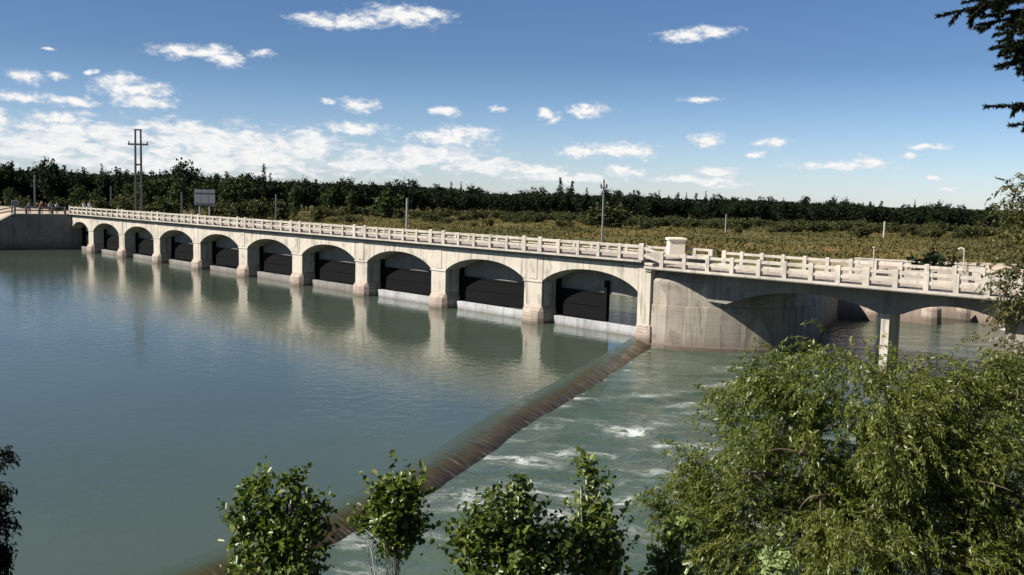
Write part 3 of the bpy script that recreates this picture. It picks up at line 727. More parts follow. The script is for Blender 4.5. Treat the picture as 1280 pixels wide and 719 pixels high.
# ================================================================== far bank: posts, pylon, board, people, van
def at(px, py, Y):
    """world point at distance Y straight ahead of the viewpoint, on the sight line through a spot of the 1280-wide photograph"""
    d = fw + RT*((px-640)/1250.0) + UP*((359.5-py)/1250.0)
    return Vector((0, 0, EYE)) + d*(Y/d.y)
def post(name, label, cat, px, ytop, Y, w, mat, cap=None):
    q = at(px, ytop, Y); zb = gz(q.x, q.y)-0.4; t_ = thing(name, label, cat, (q.x, q.y, zb), 0.3)
    h = q.z-zb
    MB().foot([(-w/2, -w/2), (w/2, -w/2), (w/2, w/2), (-w/2, w/2)], 0, h, [(-w*.38, -w*.38), (w*.38, -w*.38), (w*.38, w*.38), (-w*.38, w*.38)]).build('shaft', mat, t_, bevel=0.02)
    return t_, h
post('concrete_post', 'stout grey post standing left of the billboard behind the bridge', 'post', 227, 240, 165, 0.32, M['pole_grey'])
post('utility_pole', 'grey pole among the trees between the pylon and the bank wall', 'pole', 138.5, 233, 190, 0.30, M['pole_grey'])
post('utility_pole', 'pale pole in front of the wood above the far bank wall', 'pole', 43, 219, 200, 0.36, M['pole_grey'])
post('utility_pole', 'slim grey pole behind the bridge, first pole right of the billboard', 'pole', 345, 243, 160, 0.26, M['pole_grey'])
post('utility_pole', 'pale pole beside the round bushy tree beyond the parapet', 'pole', 509, 248, 130, 0.30, M['pale_post'])
post('marker_post', 'small pale post standing in the field before the dark wood', 'post', 908, 268, 190, 0.28, M['pole_grey'])
post('marker_post', 'short white post at the edge of the scrub right of centre', 'post', 1106, 277, 190, 0.34, M['pale_post'])
t_, h = post('power_pole', 'slender pole with insulators on top rising above the parapet and skyline', 'pole', 755, 229, 115, 0.20, M['pole_grey'])
MB().beam((-0.4, 0, h-0.55), (0.4, 0, h-0.55), 0.12, 0.12).beam((-0.25, 0, h-1.15), (0.3, 0, h-1.15), 0.1, 0.1).build('crossarm', M['pole_dark'], t_)
for x, z in ((-0.34, h-0.5), (0.34, h-0.5), (0.26, h-1.1), (0.0, h)):
    MB().tube([(x, 0, z), (x, 0, z+0.12), (x, 0, z+0.2), (x, 0, z+0.42)], [0.05, 0.13, 0.11, 0.06], 8).build('insulator', M['pole_dark'], t_)
# twin-legged concrete pylon
q = at(172.5, 163, 170); zb = gz(q.x, q.y)-0.5; h = q.z-zb
py = thing('pylon', 'tall twin legged concrete pylon with crossarm above the trees', 'pylon', (q.x, q.y, zb), 0.12)
for s in (-1, 1):
    leg = MB().foot([(s*0.50-0.2, -0.2), (s*0.50+0.2, -0.2), (s*0.50+0.2, 0.2), (s*0.50-0.2, 0.2)], 0, h, [(s*0.44-0.13, -0.13), (s*0.44+0.13, -0.13), (s*0.44+0.13, 0.13), (s*0.44-0.13, 0.13)])
    leg.build('leg', M['pole_dark'], py, bevel=0.02)
MB().box(-0.6, 0.6, -0.15, 0.15, h-0.02, h+0.2).build('top_tie', M['pole_dark'], py)
MB().box(-0.6, 0.6, -0.14, 0.14, h-5.9, h-5.6).build('brace', M['pole_dark'], py)
ca = MB().foot([(-1.65, -0.13), (1.65, -0.13), (1.65, 0.13), (-1.65, 0.13)], h-2.5, h-2.2).build('crossarm', M['pole_dark'], py)
for x in (-1.5, 1.5): MB().tube([(x, 0, h-2.2), (x, 0, h-2.05), (x, 0, h-1.85)], [0.06, 0.14, 0.06], 8).build('insulator', M['pole_dark'], ca)
# back of a billboard
q = at(256, 237, 175); zb = gz(q.x, q.y)-0.4; h = q.z-zb
bb = thing('billboard', 'grey back of a large billboard on two legs behind the bridge', 'billboard', (q.x, q.y, zb), -0.05)
for x0, x1 in ((-1.85, -0.66), (-0.60, 0.62), (0.68, 1.85)): MB().box(x0, x1, -0.05, 0.05, h-2.75, h).build('panel', M['board'], bb, bevel=0.01)
for x in (-1.0, 0.75): MB().box(x-0.12, x+0.12, 0.06, 0.28, 0, h-0.4).build('leg', M['pole_grey'], bb)
for z in (h-2.4, h-0.6): MB().box(-1.8, 1.8, -0.13, -0.052, z-0.07, z+0.07).build('batten', M['pole_dark'], bb)

def person(loc, rz, shirt, trousers, label, arms=0.0, hair=(0.03, 0.02, 0.015)):
    m, t, b = new_mat('clothing')
    z = t.sep(t.node('ShaderNodeTexCoord').outputs['Object'])[2]
    c = t.ramp(t.math('DIVIDE', z, 1.8), [(0.0, (0.03, 0.025, 0.02)), (0.045, trousers), (0.53, shirt), (0.815, (0.42, 0.25, 0.17))], 'CONSTANT')
    t.put(b.inputs['Base Color'], c); b.inputs['Roughness'].default_value = 0.8
    J = [(0, 0, 0.95, .135), (0, 0, 1.18, .125), (0, -0.01, 1.38, .15), (0, 0, 1.50, .055), (0, 0.01, 1.56, .075), (0, 0.02, 1.65, .098), (0, 0.01, 1.73, .075)]
    E = [(0, 1), (1, 2), (2, 3), (3, 4), (4, 5), (5, 6)]
    for s in (-1, 1):
        k = len(J)
        J += [(s*0.10, 0, 0.88, .09), (s*0.11, 0.02, 0.48, .062), (s*0.115, -0.02, 0.09, .045), (s*0.13, 0.15, 0.03, .035)]
        E += [(0, k), (k, k+1), (k+1, k+2), (k+2, k+3)]
        k = len(J)
        J += [(s*0.19, -0.01, 1.40, .06), (s*0.25, 0.02+0.12*arms, 1.12, .045), (s*0.20, 0.1+0.28*arms, 0.90+0.14*arms, .032), (s*0.18, 0.14+0.32*arms, 0.84+0.2*arms, .03)]
        E += [(2, k), (k, k+1), (k+1, k+2), (k+2, k+3)]
    me = bpy.data.meshes.new('person'); me.from_pydata([j[:3] for j in J], E, []); me.materials.append(m)
    o = bpy.data.objects.new('person', me); COL.objects.link(o); o.location = loc; o.rotation_euler = (0, 0, rz)
    sk = o.modifiers.new('skin', 'SKIN'); sk.use_smooth_shade = True
    ss = o.modifiers.new('subsurf', 'SUBSURF'); ss.levels = 2; ss.render_levels = 2
    for v, j in zip(me.skin_vertices[0].data, J): v.radius = (j[3], j[3])
    me.skin_vertices[0].data[0].use_root = True
    tag(o, label, 'person', 'people on the far bank')
    n = 10; hb = MB()
    pts = [(0, 0.0, 1.60), (0, 0.0, 1.66), (0, 0.0, 1.72), (0, 0.005, 1.765), (0, 0.01, 1.785)]
    hb.tube(pts, [.095, .108, .1, .07, .02], n)
    hb.build('hair', simple('hair', hair, 0.7), o, smooth=True).location = (0, -0.02, 0)
    return o
for px, sh, tr, lab, a in ((4.9, (0.22, 0.2, 0.2), (0.05, 0.05, 0.07), 'person in grey top at the bank wall railing, leftmost of the row', 0.6),
                           (3.4, (0.42, 0.06, 0.05), (0.05, 0.05, 0.08), 'person in red top standing at the railing of the dark bank wall', 0.8),
                           (2.3, (0.35, 0.32, 0.28), (0.08, 0.07, 0.06), 'person in beige top at the railing right of the one in red', 0.3),
                           (1.4, (0.5, 0.48, 0.45), (0.04, 0.04, 0.05), 'person in pale top at the railing nearest the arched bridge', 0.5)):
    q = W(99.75+0.26*px, px); q.z = gz(q.x, q.y); person(q, BRZ+math.pi/2, sh, tr, lab, a)
q = W(101.6, 6.7, 6.6); zb = gz(q.x, q.y)
sb = thing('roadside_box', 'small pale box on a post at the left corner of the bank wall', 'box', (q.x, q.y, zb-0.2), 0.4)
MB().box(-0.06, 0.06, -0.06, 0.06, 0, q.z-zb).build('post', M['pole_grey'], sb)
MB().box(-0.42, 0.42, -0.2, 0.2, q.z-zb-0.3, q.z-zb+0.55).build('box_body', M['pole_grey'], sb, bevel=0.03)
rf = thing('roadside_fence', 'low pinkish rail fence with a pale post on the bank top at the left edge', 'fence', W(103, 8, 4.2), BRZ)
for z in (0.75, 1.25): MB().beam((-1.0, -1.2, z+0.55), (-1.0, 14, z-2.8), 0.1, 0.16).build('rail', M['rail'], rf)
for k in range(5): MB().box(-1.1, -0.9, k*3.3-1.1, k*3.3-0.9, -1.5-0.8*k, 1.95-0.8*k).build('post', M['rail'], rf)
for u, v, sh, tr, lab, a in ((96.6, -1.2, (0.55, 0.54, 0.52), (0.06, 0.06, 0.08), 'person in pale grey top leaning by the parapet at the far bridge end', 0.9), (95.4, -1.6, (0.7, 0.69, 0.66), (0.05, 0.05, 0.06), 'person in white top on the deck at the far bridge end', 0.2)):
    person(W(u, v, 5.30), BRZ+math.pi*0.6, sh, tr, lab, a)

# ================================================================== foliage
def leaf_cards(C, length, width, axis=None, jitter=1.0, up=0.3, fold=0.25, rg=rng, kind=''):
    """rhombic leaves folded along the midrib: 2 triangles-as-quad each (4 corners); returns verts, quads"""
    n = len(C)
    a = rg.normal(size=(n, 3))
    if axis is not None: a = axis+a*jitter
    a /= np.linalg.norm(a, axis=1, keepdims=True)+1e-9
    nn = rg.normal(size=(n, 3)); nn[:, 2] = np.abs(nn[:, 2])+up
    b = np.cross(nn, a); b /= np.linalg.norm(b, axis=1, keepdims=True)+1e-9
    k = np.cross(a, b)
    s = rg.uniform(0.5, 1.35, (n, 1)); Lh = a*length*s*0.5; Wh = b*width*s*0.5; F = k*width*fold*s
    if kind == 'ovate':                                    # six corners, two halves folded along the midrib
        V = np.stack([C-Lh, C-Lh*0.45+Wh*0.9+F, C+Lh*0.3+Wh*0.8+F, C+Lh, C+Lh*0.3-Wh*0.8+F, C-Lh*0.45-Wh*0.9+F], 1).reshape(-1, 3)
        i0 = np.arange(n)[:, None]*6
        return V, np.concatenate([i0+np.array([0, 1, 2, 3]), i0+np.array([0, 3, 4, 5])], 1).reshape(-1, 4)
    V = np.stack([C-Lh, C+Wh-Lh*0.1+F, C+Lh, C-Wh-Lh*0.1+F], 1).reshape(-1, 3)
    Q = np.arange(4*n).reshape(n, 4)
    return V, Q
def lobe_points(lobes, n, shell=0.55, rg=rng):
    """n points inside a union of ellipsoids (centre, radii), thicker near the outside, gathered in clumps"""
    vol = np.array([l[1][0]*l[1][1]*l[1][2] for l in lobes])**0.75; pr = vol/vol.sum()
    k = rg.choice(len(lobes), n, p=pr)
    d = rg.normal(size=(n, 3)); d /= np.linalg.norm(d, axis=1, keepdims=True)
    r = rg.random(n)**(shell/1.6)
    c = np.array([l[0] for l in lobes])[k]; e = np.array([l[1] for l in lobes])[k]
    return c+d*e*r[:, None]
def clumped(lobes, nclump, per, spread, shell=0.5, rg=rng):
    P = lobe_points(lobes, nclump, shell, rg)
    return (P[:, None, :]+rg.normal(size=(nclump, per, 3))*spread*rg.uniform(0.5, 1.3, (nclump, 1, 1))).reshape(-1, 3)
def tints(n, per=4, rg=rng): return np.repeat(rg.random(n), per)
def crown_mesh(name, C, length, width, mat, **kw):
    V, Q = leaf_cards(C, length, width, **kw); return np_mesh(name, V, Q, tints(len(C), len(V)//len(C)), mat)

# ---- prototypes for far trees (unit: about 10 m tall, base at 0)
def far_tree(kind, mat, seed):
    r = np.random.default_rng(seed)
    if kind == 'broad':
        lobes = [((0, 0, 5.2), (2.7, 2.7, 4.2))]+[(tuple(np.array([r.normal()*1.4, r.normal()*1.4, r.uniform(3.0, 8.4)])), (r.uniform(1.0, 1.9),)*2+(r.uniform(1.0, 1.9),)) for _ in range(9)]
        C = clumped(lobes, 170, 11, 0.42, 0.45, r); ln, wd = 0.62, 0.5
    elif kind == 'pointed':
        lobes = [((r.normal()*0.12, r.normal()*0.12, z), (max(0.25, 1.35*(1-((z-3.6)/6.6)**2 if z > 3.6 else 0.8+0.2*z/3.6)),)*2+(0.9,)) for z in np.linspace(1.2, 9.6, 12)]
        C = clumped(lobes, 130, 10, 0.24, 0.5, r); ln, wd = 0.5, 0.38
    elif kind == 'bush':
        lobes = [((r.normal()*2.0, r.normal()*2.0, r.uniform(2.2, 5.2)), (r.uniform(1.6, 3.0), r.uniform(1.6, 3.0), r.uniform(2.0, 4.2))) for _ in range(8)]
        C = clumped(lobes, 120, 11, 0.55, 0.5, r); ln, wd = 0.95, 0.75
    C[:, 2] *= 9.9/np.percentile(C[:, 2], 98.5); C = C[C[:, 2] > 0.1]
    crown = crown_mesh('crown', C, ln, wd, mat, up=0.6, rg=r)
    tb = MB()
    if kind == 'bush':
        for k in range(5):
            a = r.uniform(0, 6.28); tb.tube([(0.2*math.cos(a), 0.2*math.sin(a), -0.5), (0.9*math.cos(a), 0.9*math.sin(a), 2.0), (1.6*math.cos(a), 1.6*math.sin(a), 4.0)], [0.22, 0.15, 0.06], 5)
        nm = 'stems'
    else:
        tb.tube([(0, 0, -0.6), (0.05, 0, 3), (0, 0.1, 6.5), (0, 0, 8.8)], [0.26, 0.21, 0.12, 0.04], 7)
        for k in range(6):
            a = r.uniform(0, 6.28); z = r.uniform(2, 6); e = (1.7 if kind == 'broad' else 0.8)
            tb.tube([(0, 0, z), (0.5*e*math.cos(a), 0.5*e*math.sin(a), z+0.7), (e*math.cos(a), e*math.sin(a), z+1.9)], [0.11, 0.08, 0.03], 5)
        nm = 'trunk'
    tm = bpy.data.meshes.new(nm); tm.from_pydata(tb.v, [], tb.f); tm.materials.append(M['bark_dark']); tm.update()
    return crown, tm, nm
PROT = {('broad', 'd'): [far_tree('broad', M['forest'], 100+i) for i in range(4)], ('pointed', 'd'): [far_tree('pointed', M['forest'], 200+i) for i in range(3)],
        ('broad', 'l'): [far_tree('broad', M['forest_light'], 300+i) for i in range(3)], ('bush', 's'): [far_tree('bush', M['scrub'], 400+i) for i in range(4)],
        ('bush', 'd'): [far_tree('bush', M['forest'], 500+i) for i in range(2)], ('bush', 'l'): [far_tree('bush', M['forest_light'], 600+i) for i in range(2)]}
def plant(key, name, label, cat, px, ytop, Y, wide=1.0, group=None):
    q = at(px, ytop, Y); g = gz(q.x, q.y); h = max(0.8, q.z-g)
    crown, tm, nm = random.choice(PROT[key])
    t_ = thing(name, label, cat, (q.x, q.y, g), random.uniform(0, 6.28), group)
    w = h*wide; t_.scale = (w/10, w/10, h/9.9)
    link('crown', crown, t_); link(nm, tm, t_)
    return t_
SKX = [-60, 0, 20, 60, 100, 150, 200, 235, 260, 300, 345, 400, 500, 560, 600, 640, 700, 740, 800, 860, 930, 1000, 1060, 1100, 1128, 1150, 1180, 1235, 1290, 1350]
SKY = [203, 206, 211, 209, 214, 216, 217, 214, 219, 221, 224, 226, 229, 232, 238, 240, 238, 241, 243, 246, 247, 250, 253, 255, 259, 255, 257, 261, 262, 262]
FY = lambda x: float(np.interp(x, [0, 200, 420, 640, 820, 1000, 1240, 1350], [275, 300, 345, 335, 315, 300, 290, 290]))
sky_y = lambda x: float(np.interp(x, SKX, SKY))
x = -40.0
while x < 1330:                                                    # back row makes the skyline
    kind = 'pointed' if random.random() < 0.42 else 'broad'
    plant((kind, 'd'), 'forest_tree', 'dark pointed tree in the dense wood along the skyline' if kind == 'pointed' else 'dark broad tree in the dense wood along the skyline', 'tree', x, sky_y(x)+random.uniform(-3.5, 5.5), FY(x)+random.uniform(4, 14),
          (random.uniform(0.75, 1.0) if kind == 'pointed' else random.uniform(0.8, 1.15)), 'pointed trees of the far wood' if kind == 'pointed' else 'broad trees of the far wood')
    x += random.uniform(8.5, 13.5)
x = -45.0
while x < 1330:                                                    # front row, a little lower
    plant(('broad', 'd'), 'forest_tree', 'dark broad tree in the dense wood along the skyline', 'tree', x, sky_y(x)+random.uniform(3, 9), FY(x)-random.uniform(2, 12), random.uniform(0.95, 1.35), 'broad trees of the far wood')
    x += random.uniform(9, 14)
# a deep mass of the same wood behind the rows
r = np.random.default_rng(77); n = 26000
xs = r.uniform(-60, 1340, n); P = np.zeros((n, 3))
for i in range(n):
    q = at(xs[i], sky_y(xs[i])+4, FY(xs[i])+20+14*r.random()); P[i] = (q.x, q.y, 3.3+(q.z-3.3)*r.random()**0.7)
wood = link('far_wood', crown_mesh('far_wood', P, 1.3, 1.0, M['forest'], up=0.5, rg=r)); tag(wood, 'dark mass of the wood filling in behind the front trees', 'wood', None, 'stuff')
# trees with a shape of their own
plant(('broad', 'd'), 'tall_tree', 'tall broad crowned tree towering over the wood behind the billboard', 'tree', 234, 204, 255, 0.78)
plant(('broad', 'd'), 'tall_tree', 'tall rounded tree standing over the wood left of the pylon', 'tree', 62, 202, 255, 0.72)
plant(('pointed', 'd'), 'cypress', 'lone dark cypress spike above the wood right of the billboard', 'tree', 330.5, 209, 300, 0.55)
plant(('pointed', 'd'), 'cypress', 'dark pointed tree with a broad base just left of the pylon', 'tree', 146, 212, 250, 0.9)
plant(('pointed', 'd'), 'cypress', 'slim dark poplar, left one of the pair above the wood mid picture', 'tree', 701, 225, 330, 0.62)
plant(('pointed', 'd'), 'cypress', 'dark stout poplar, right one of the pair above the wood mid picture', 'tree', 715, 228, 330, 0.78)
plant(('pointed', 'd'), 'cypress', 'dark poplar tip standing at the left edge of the wood', 'tree', 15, 205, 265, 0.8)
plant(('bush', 'l'), 'round_tree', 'round bushy green tree standing alone in front of the wood', 'tree', 488, 241, 240, 1.25)
plant(('bush', 's'), 'round_tree', 'pale rounded willow behind the power pole with insulators', 'tree', 764, 256, 210, 1.7)
plant(('bush', 'd'), 'dark_bush', 'dark round bush in the field at the right, before the scrub', 'bush', 1143, 288, 205, 1.5)
plant(('bush', 'l'), 'light_bush', 'wide light green bush against the wood at the right', 'bush', 1172, 277, 240, 2.2)
plant(('bush', 'l'), 'light_bush', 'light green bush right of the wide one against the wood', 'bush', 1205, 284, 236, 2.0)
plant(('bush', 'd'), 'dark_bush', 'dark bush growing in the gap between the low boundary walls', 'bush', 1169, 318, 92, 1.5)
for px, yt, Y, wd in ((168, 232, 215, 1.0), (185, 226, 205, 1.05), (203, 224, 220, 0.95), (222, 230, 210, 1.1), (246, 229, 215, 0.9), (262, 226, 225, 1.0), (283, 226, 235, 1.0), (302, 224, 240, 0.95), (98, 234, 215, 1.1), (122, 238, 205, 1.2), (12, 236, 190, 1.2), (370, 234, 250, 1.0), (410, 236, 255, 1.1), (440, 240, 250, 1.0)):
    plant(('broad', 'l'), 'bank_tree', 'lighter green leafy tree on the far bank in front of the dark wood', 'tree', px, yt, Y, wd, 'lighter trees on the far bank')
for px, yt, Y, wd in ((150, 247, 180, 1.4), (75, 248, 185, 1.5), (30, 246, 178, 1.4), (110, 249, 178, 1.6), (205, 248, 185, 1.5), (300, 252, 190, 1.5), (328, 250, 200, 1.6), (270, 254, 195, 1.5), (357, 252, 200, 1.4), (395, 258, 200, 1.5)):
    plant(('bush', 's'), 'bank_bush', 'dull green bush on the far bank just behind the parapet', 'bush', px, yt, Y, wd, 'bushes behind the far end of the parapet')
# scrub across the field
for i in range(75):
    px = random.uniform(400, 1300); k = random.random()
    Y = 190+80*k
    base = 246.8+(px-640)*0.0244+5.9/Y*1250
    plant(('bush', 's'), 'scrub_bush', 'low dull green scrub bush in the dry field before the wood', 'bush', px, base-random.uniform(0.5, 1.9)/Y*1250, Y, random.uniform(1.5, 2.6), 'scrub bushes across the field')
for i in range(95):
    px = 430+i*9.4+random.uniform(-4, 4); Y = FY(px)-random.uniform(48, 100)
    base = 246.8+(px-640)*0.0244+5.9/Y*1250
    plant(('bush', 's'), 'scrub_bush', 'low dull green scrub bush in the dry field before the wood', 'bush', px, base-random.uniform(1.4, 2.5)/Y*1250, Y, random.uniform(1.7, 3.2), 'scrub bushes across the field')
# dry grass and weeds
r = np.random.default_rng(5); n = 80000
Y = 92+190*r.random(n)**1.25; X = Y*r.uniform(-0.56, 0.58, n)
Z, D_, SD = ground_height(X, Y)
pn = vnoise(X/9, Y/9, 21); ok = (SD > 1.5) & (D_ < 0.35) & (pn+0.35*r.random(n) > 0.42)
P = np.stack([X, Y, Z+0.14], -1)[ok]
V, Q = leaf_cards(P, 0.42, 0.26, axis=np.tile([0, 0, 0.7], (len(P), 1)), jitter=0.7, rg=r)
tn = np.clip(2.3*(0.55*vnoise(P[:, 0]/11, P[:, 1]/26, 31)+0.3*vnoise(P[:, 0]/4, P[:, 1]/9, 32)+0.15*r.random(len(P))-0.5)+0.45, 0, 1)   # patches of weeds and straw
gr = link('field_grass', np_mesh('field_grass', V, Q, np.repeat(tn, 4), M['grass'])); tag(gr, 'dry yellow brown grass and weeds over the field beyond the bridge', 'grass', None, 'stuff')
# rough grass on the near bank
n = 9000
X = r.uniform(-14, 16, n); Y = r.uniform(3, 29, n); Z, D_, SD = ground_height(X, Y); ok = (SD > 0.8) & (np.hypot(X, Y) > 3.2)
P = np.stack([X, Y, Z+0.1], -1)[ok]
gr = link('bank_grass', crown_mesh('bank_grass', P, 0.36, 0.05, M['grass'], axis=np.tile([0, 0, 1.0], (len(P), 1)), jitter=0.4, rg=r)); tag(gr, 'rough grass on the near bank below the viewpoint', 'grass', None, 'stuff')

# ---- near poplar saplings along the bank
def lobes_px(lst, Y, deep=0.9):
    out = []
    for px, py, rx, ry in lst:
        c = at(px, py, Y); k = Y/1250.0*1.02
        out.append(((c.x, c.y, c.z), (rx*k, rx*k*deep, ry*k)))
    return out
def sapling(label, lobes, Y, nclump, foot_px, mat='poplar', leaf=(0.10, 0.07), bark='bark_pale', name='poplar_sapling', per=7, group='saplings on the near bank'):
    L_ = lobes_px(lobes, Y); f = at(foot_px, 719, Y); g = gz(f.x, f.y)
    t_ = thing(name, label, 'tree', (f.x, f.y, g), 0, group)
    inv = np.array([f.x, f.y, g])
    C = clumped(L_, int(nclump*1.35), per, 0.075, 0.8)-inv
    sh, E_ = [], lobe_points(L_, max(8, nclump//7), 0.12)-inv         # loose shoots breaking the outline
    cc = np.mean([l[0] for l in L_], 0)-inv
    tws = MB()
    for q in E_:
        d = (q-cc)*np.array([0.8, 0.8, 0.35]); d = d/(np.linalg.norm(d)+1e-6)*0.6+np.array([0, 0, rng.uniform(0.3, 1.0)]); d /= np.linalg.norm(d)
        ln = rng.uniform(0.12, 0.42); k = np.linspace(0.05, 1, max(4, int(ln/0.035)))[:, None]
        sh.append(q+d*ln*k+rng.normal(size=(len(k), 3))*0.028)
        tws.tube([tuple(q-d*0.25), tuple(q+d*ln)], [0.006, 0.002], 4)
    C = np.concatenate([C]+sh)
    link('crown', crown_mesh('crown', C, leaf[0], leaf[1], M[mat], up=0.5, kind='ovate'), t_)
    tws.build('twigs', M['bark'], t_)
    tb = MB(); tops = sorted([np.array(l[0])-inv for l in L_], key=lambda q: q[2])
    hi = tops[-1]; lo_ = tops[0]
    tb.tube([(0, 0, -0.3), (lo_[0]*0.5, lo_[1]*0.5, lo_[2]*0.5), tuple(lo_*0.5+hi*0.5-np.array([0, 0, 0.1])), tuple(hi)], [0.06, 0.05, 0.03, 0.008], 8)
    tk = tb.build('trunk', M[bark], t_, smooth=True)
    lb = MB(); mid = np.array([lo_[0]*0.6, lo_[1]*0.6, lo_[2]*0.62])
    for q in tops:
        for k in range(3):
            e = q*np.array([1, 1, 0.97])+np.clip(rng.normal(size=3), -1, 1)*np.array([0.10, 0.10, 0.06])-np.array([0, 0, 0.08]); s = mid*rng.uniform(0.75, 1.0)
            lb.tube([tuple(s), tuple(s*0.5+e*0.5+np.array([0, 0, -0.08])), tuple(e)], [0.013, 0.009, 0.004], 5)
    lb.build('limbs', M[bark], t_, smooth=True)
    return t_
sapling('wide leafy sapling at the near bank, leftmost of the sunlit row', [(348, 700, 62, 60), (345, 645, 56, 40), (322, 612, 22, 18), (366, 606, 17, 20), (396, 645, 18, 26), (302, 650, 18, 26), (350, 760, 58, 60)], 13, 460, 350)
sapling('small leafy sapling with narrow pale stem in front of the brown weir', [(490, 642, 40, 32), (502, 614, 28, 18), (496, 672, 26, 22), (458, 652, 13, 13), (480, 615, 18, 14)], 14, 210, 496)
sapling('broad leafy sapling with a blunt peak in front of the rough water', [(640, 700, 74, 55), (632, 648, 50, 40), (655, 606, 18, 30), (596, 680, 32, 34), (690, 690, 26, 34), (640, 760, 70, 50)], 13, 540, 640)
sapling('slender tall pointed sapling rising left of the willow', [(740, 690, 36, 60), (740, 630, 20, 42), (732, 585, 11, 26), (766, 690, 13, 26), (720, 670, 16, 20), (742, 760, 36, 50)], 13.5, 300, 742)
sapling('dark green sapling tucked against the left foot of the willow', [(838, 690, 20, 34), (850, 662, 18, 16), (828, 715, 18, 24), (850, 740, 26, 40)], 14, 120, 840)
sapling('small pale leafed sprig at the bottom before the willow', [(968, 700, 14, 16), (980, 716, 16, 16), (962, 722, 14, 18)], 14.5, 26, 972, 'sprig', (0.12, 0.075), 'bark', 'leafy_sprig', 7, None)

# ---- willow
def strands(roots, centre, n_steps, step, droop, rg, up0_=0.5, sway=0.25):
    """arching shoots that leave the limb outwards and hang down; returns shoot polylines"""
    out = []
    for q in roots:
        o_ = q-centre; o_[2] = 0; o_ = o_/(np.linalg.norm(o_)+1e-6)
        d = o_*0.8+np.array([0, 0, up0_*rg.uniform(0.1, 1.3)])+rg.normal(size=3)*sway; d /= np.linalg.norm(d)
        p_ = q.copy(); pl_ = [p_.copy()]; n = int(n_steps*rg.uniform(0.5, 1.2))
        for _ in range(n):
            d = d+np.array([0, 0, -droop])+rg.normal(size=3)*0.05; d /= np.linalg.norm(d); p_ = p_+d*step; pl_.append(p_.copy())
        out.append(np.array(pl_))
    return out
def weeping(name, label, foot, lobes, nroot, steps, step, droop, mat, leaf, limbs_to, seed, bark='bark', hole=None, per=2, twig=0.006, lean=(0, 0), up0_=0.5, trunk_r=0.26, fork=2.2, sway=0.25, side=0.6, spread=0.26):
    rg = np.random.default_rng(seed); g = gz(*foot); base = np.array([foot[0], foot[1], g])
    t_ = thing(name, label, 'tree', tuple(base))
    R0 = clumped(lobes, nroot//24, 24, spread, 0.7, rg)
    ctr = np.mean([l[0] for l in lobes], 0)
    if hole is not None:
        for hc, hr in hole:
            ln = R0-np.array([0, 0, EYE]); hd = np.array(hc)-np.array([0, 0, EYE]); hd /= np.linalg.norm(hd)
            off = np.linalg.norm(ln-np.outer(ln@hd, hd), axis=1); R0 = R0[(off > hr) | (rg.random(len(R0)) < 0.15)]
    S = strands(R0, ctr, steps, step, droop, rg, up0_, sway)
    C, A = [], []
    for s in S:
        d = np.diff(s, axis=0); d /= np.linalg.norm(d, axis=1, keepdims=True)
        for j in range(per):
            k = rg.random(len(d))[:, None]; C.append(s[:-1]+(s[1:]-s[:-1])*k+rg.normal(size=d.shape)*0.03); A.append(d*0.8+np.array([0, 0, -0.35]))
    C = np.concatenate(C); A = np.concatenate(A)
    C = C+A/np.linalg.norm(A, axis=1, keepdims=True)*leaf[0]*0.4
    V, Q = leaf_cards(C-base, leaf[0], leaf[1], axis=A, jitter=0.6, up=0.4, rg=rg)
    cl = rg.random(len(S)); tn = np.repeat(np.concatenate([np.tile(np.repeat(0, len(s)-1), per) for s in S])+np.concatenate([np.full((len(s)-1)*per, c*0.6) for s, c in zip(S, cl)])+0.4*rg.random(len(C)), 4)
    link('crown', np_mesh('crown', V, Q, tn, M[mat]), t_)
    tb = MB(); fk = np.array([lean[0], lean[1], fork])
    tb.tube([(0, 0, -0.5), (fk[0]*0.25, fk[1]*0.25, fork*0.5), tuple(fk)], [trunk_r*1.25, trunk_r, trunk_r*0.85], 10)
    tb.build('trunk', M[bark], t_, smooth=True)
    lb = MB()
    for (lx, ly, lz), rr_ in limbs_to:
        e = np.array([lx, ly, lz-0.35])-base; m1 = fk*0.55+e*0.45+np.array([0, 0, 0.75])+rg.normal(size=3)*0.15; ts = np.linspace(0, 1, 9)[:, None]
        cv = fk*0.95*(1-ts)**2+2*m1*ts*(1-ts)+e*ts**2+rg.normal(size=(9, 3))*0.035*ts
        lb.tube([tuple(q) for q in cv], list(rr_*(1-ts[:, 0]*0.82)), 8); m1 = cv[4]
        for k in range(7):
            s0 = m1+(e-m1)*rg.random(); e2 = s0+np.clip(rg.normal(size=3), -1.3, 1.3)*np.array([side, side, side*0.5])
            md = (s0+e2)/2+np.array([0, 0, 0.16]); cv = [s0*(1-w)**2+2*md*w*(1-w)+e2*w*w for w in np.linspace(0, 1, 6)]
            lb.tube([tuple(q) for q in cv], list(np.linspace(rr_*0.26, 0.006, 6)), 5)
    lb.build('limbs', M[bark], t_, smooth=True)
    tw = MB()
    for s in S[::3]:
        s2 = s[::3]-base
        if len(s2) > 2: tw.tube([tuple(q) for q in s2], list(np.linspace(twig, twig*0.35, len(s2))), 3)
    tw.build('twigs', M[bark], t_)
    return t_
WY = 21.5
WL = lobes_px([(1060, 492, 100, 44), (985, 485, 62, 36), (1150, 500, 90, 42), (930, 535, 60, 40), (1040, 560, 120, 60), (1150, 575, 120, 70), (900, 595, 70, 45), (1240, 540, 70, 60), (1000, 640, 150, 60), (1150, 650, 150, 60), (870, 640, 50, 40), (1260, 640, 70, 70), (940, 700, 90, 50), (1060, 710, 110, 50), (1180, 710, 110, 50), (880, 690, 50, 40), (1250, 480, 60, 30), (1100, 640, 120, 90), (1200, 600, 90, 90), (1120, 540, 90, 50)], WY, 1.0)
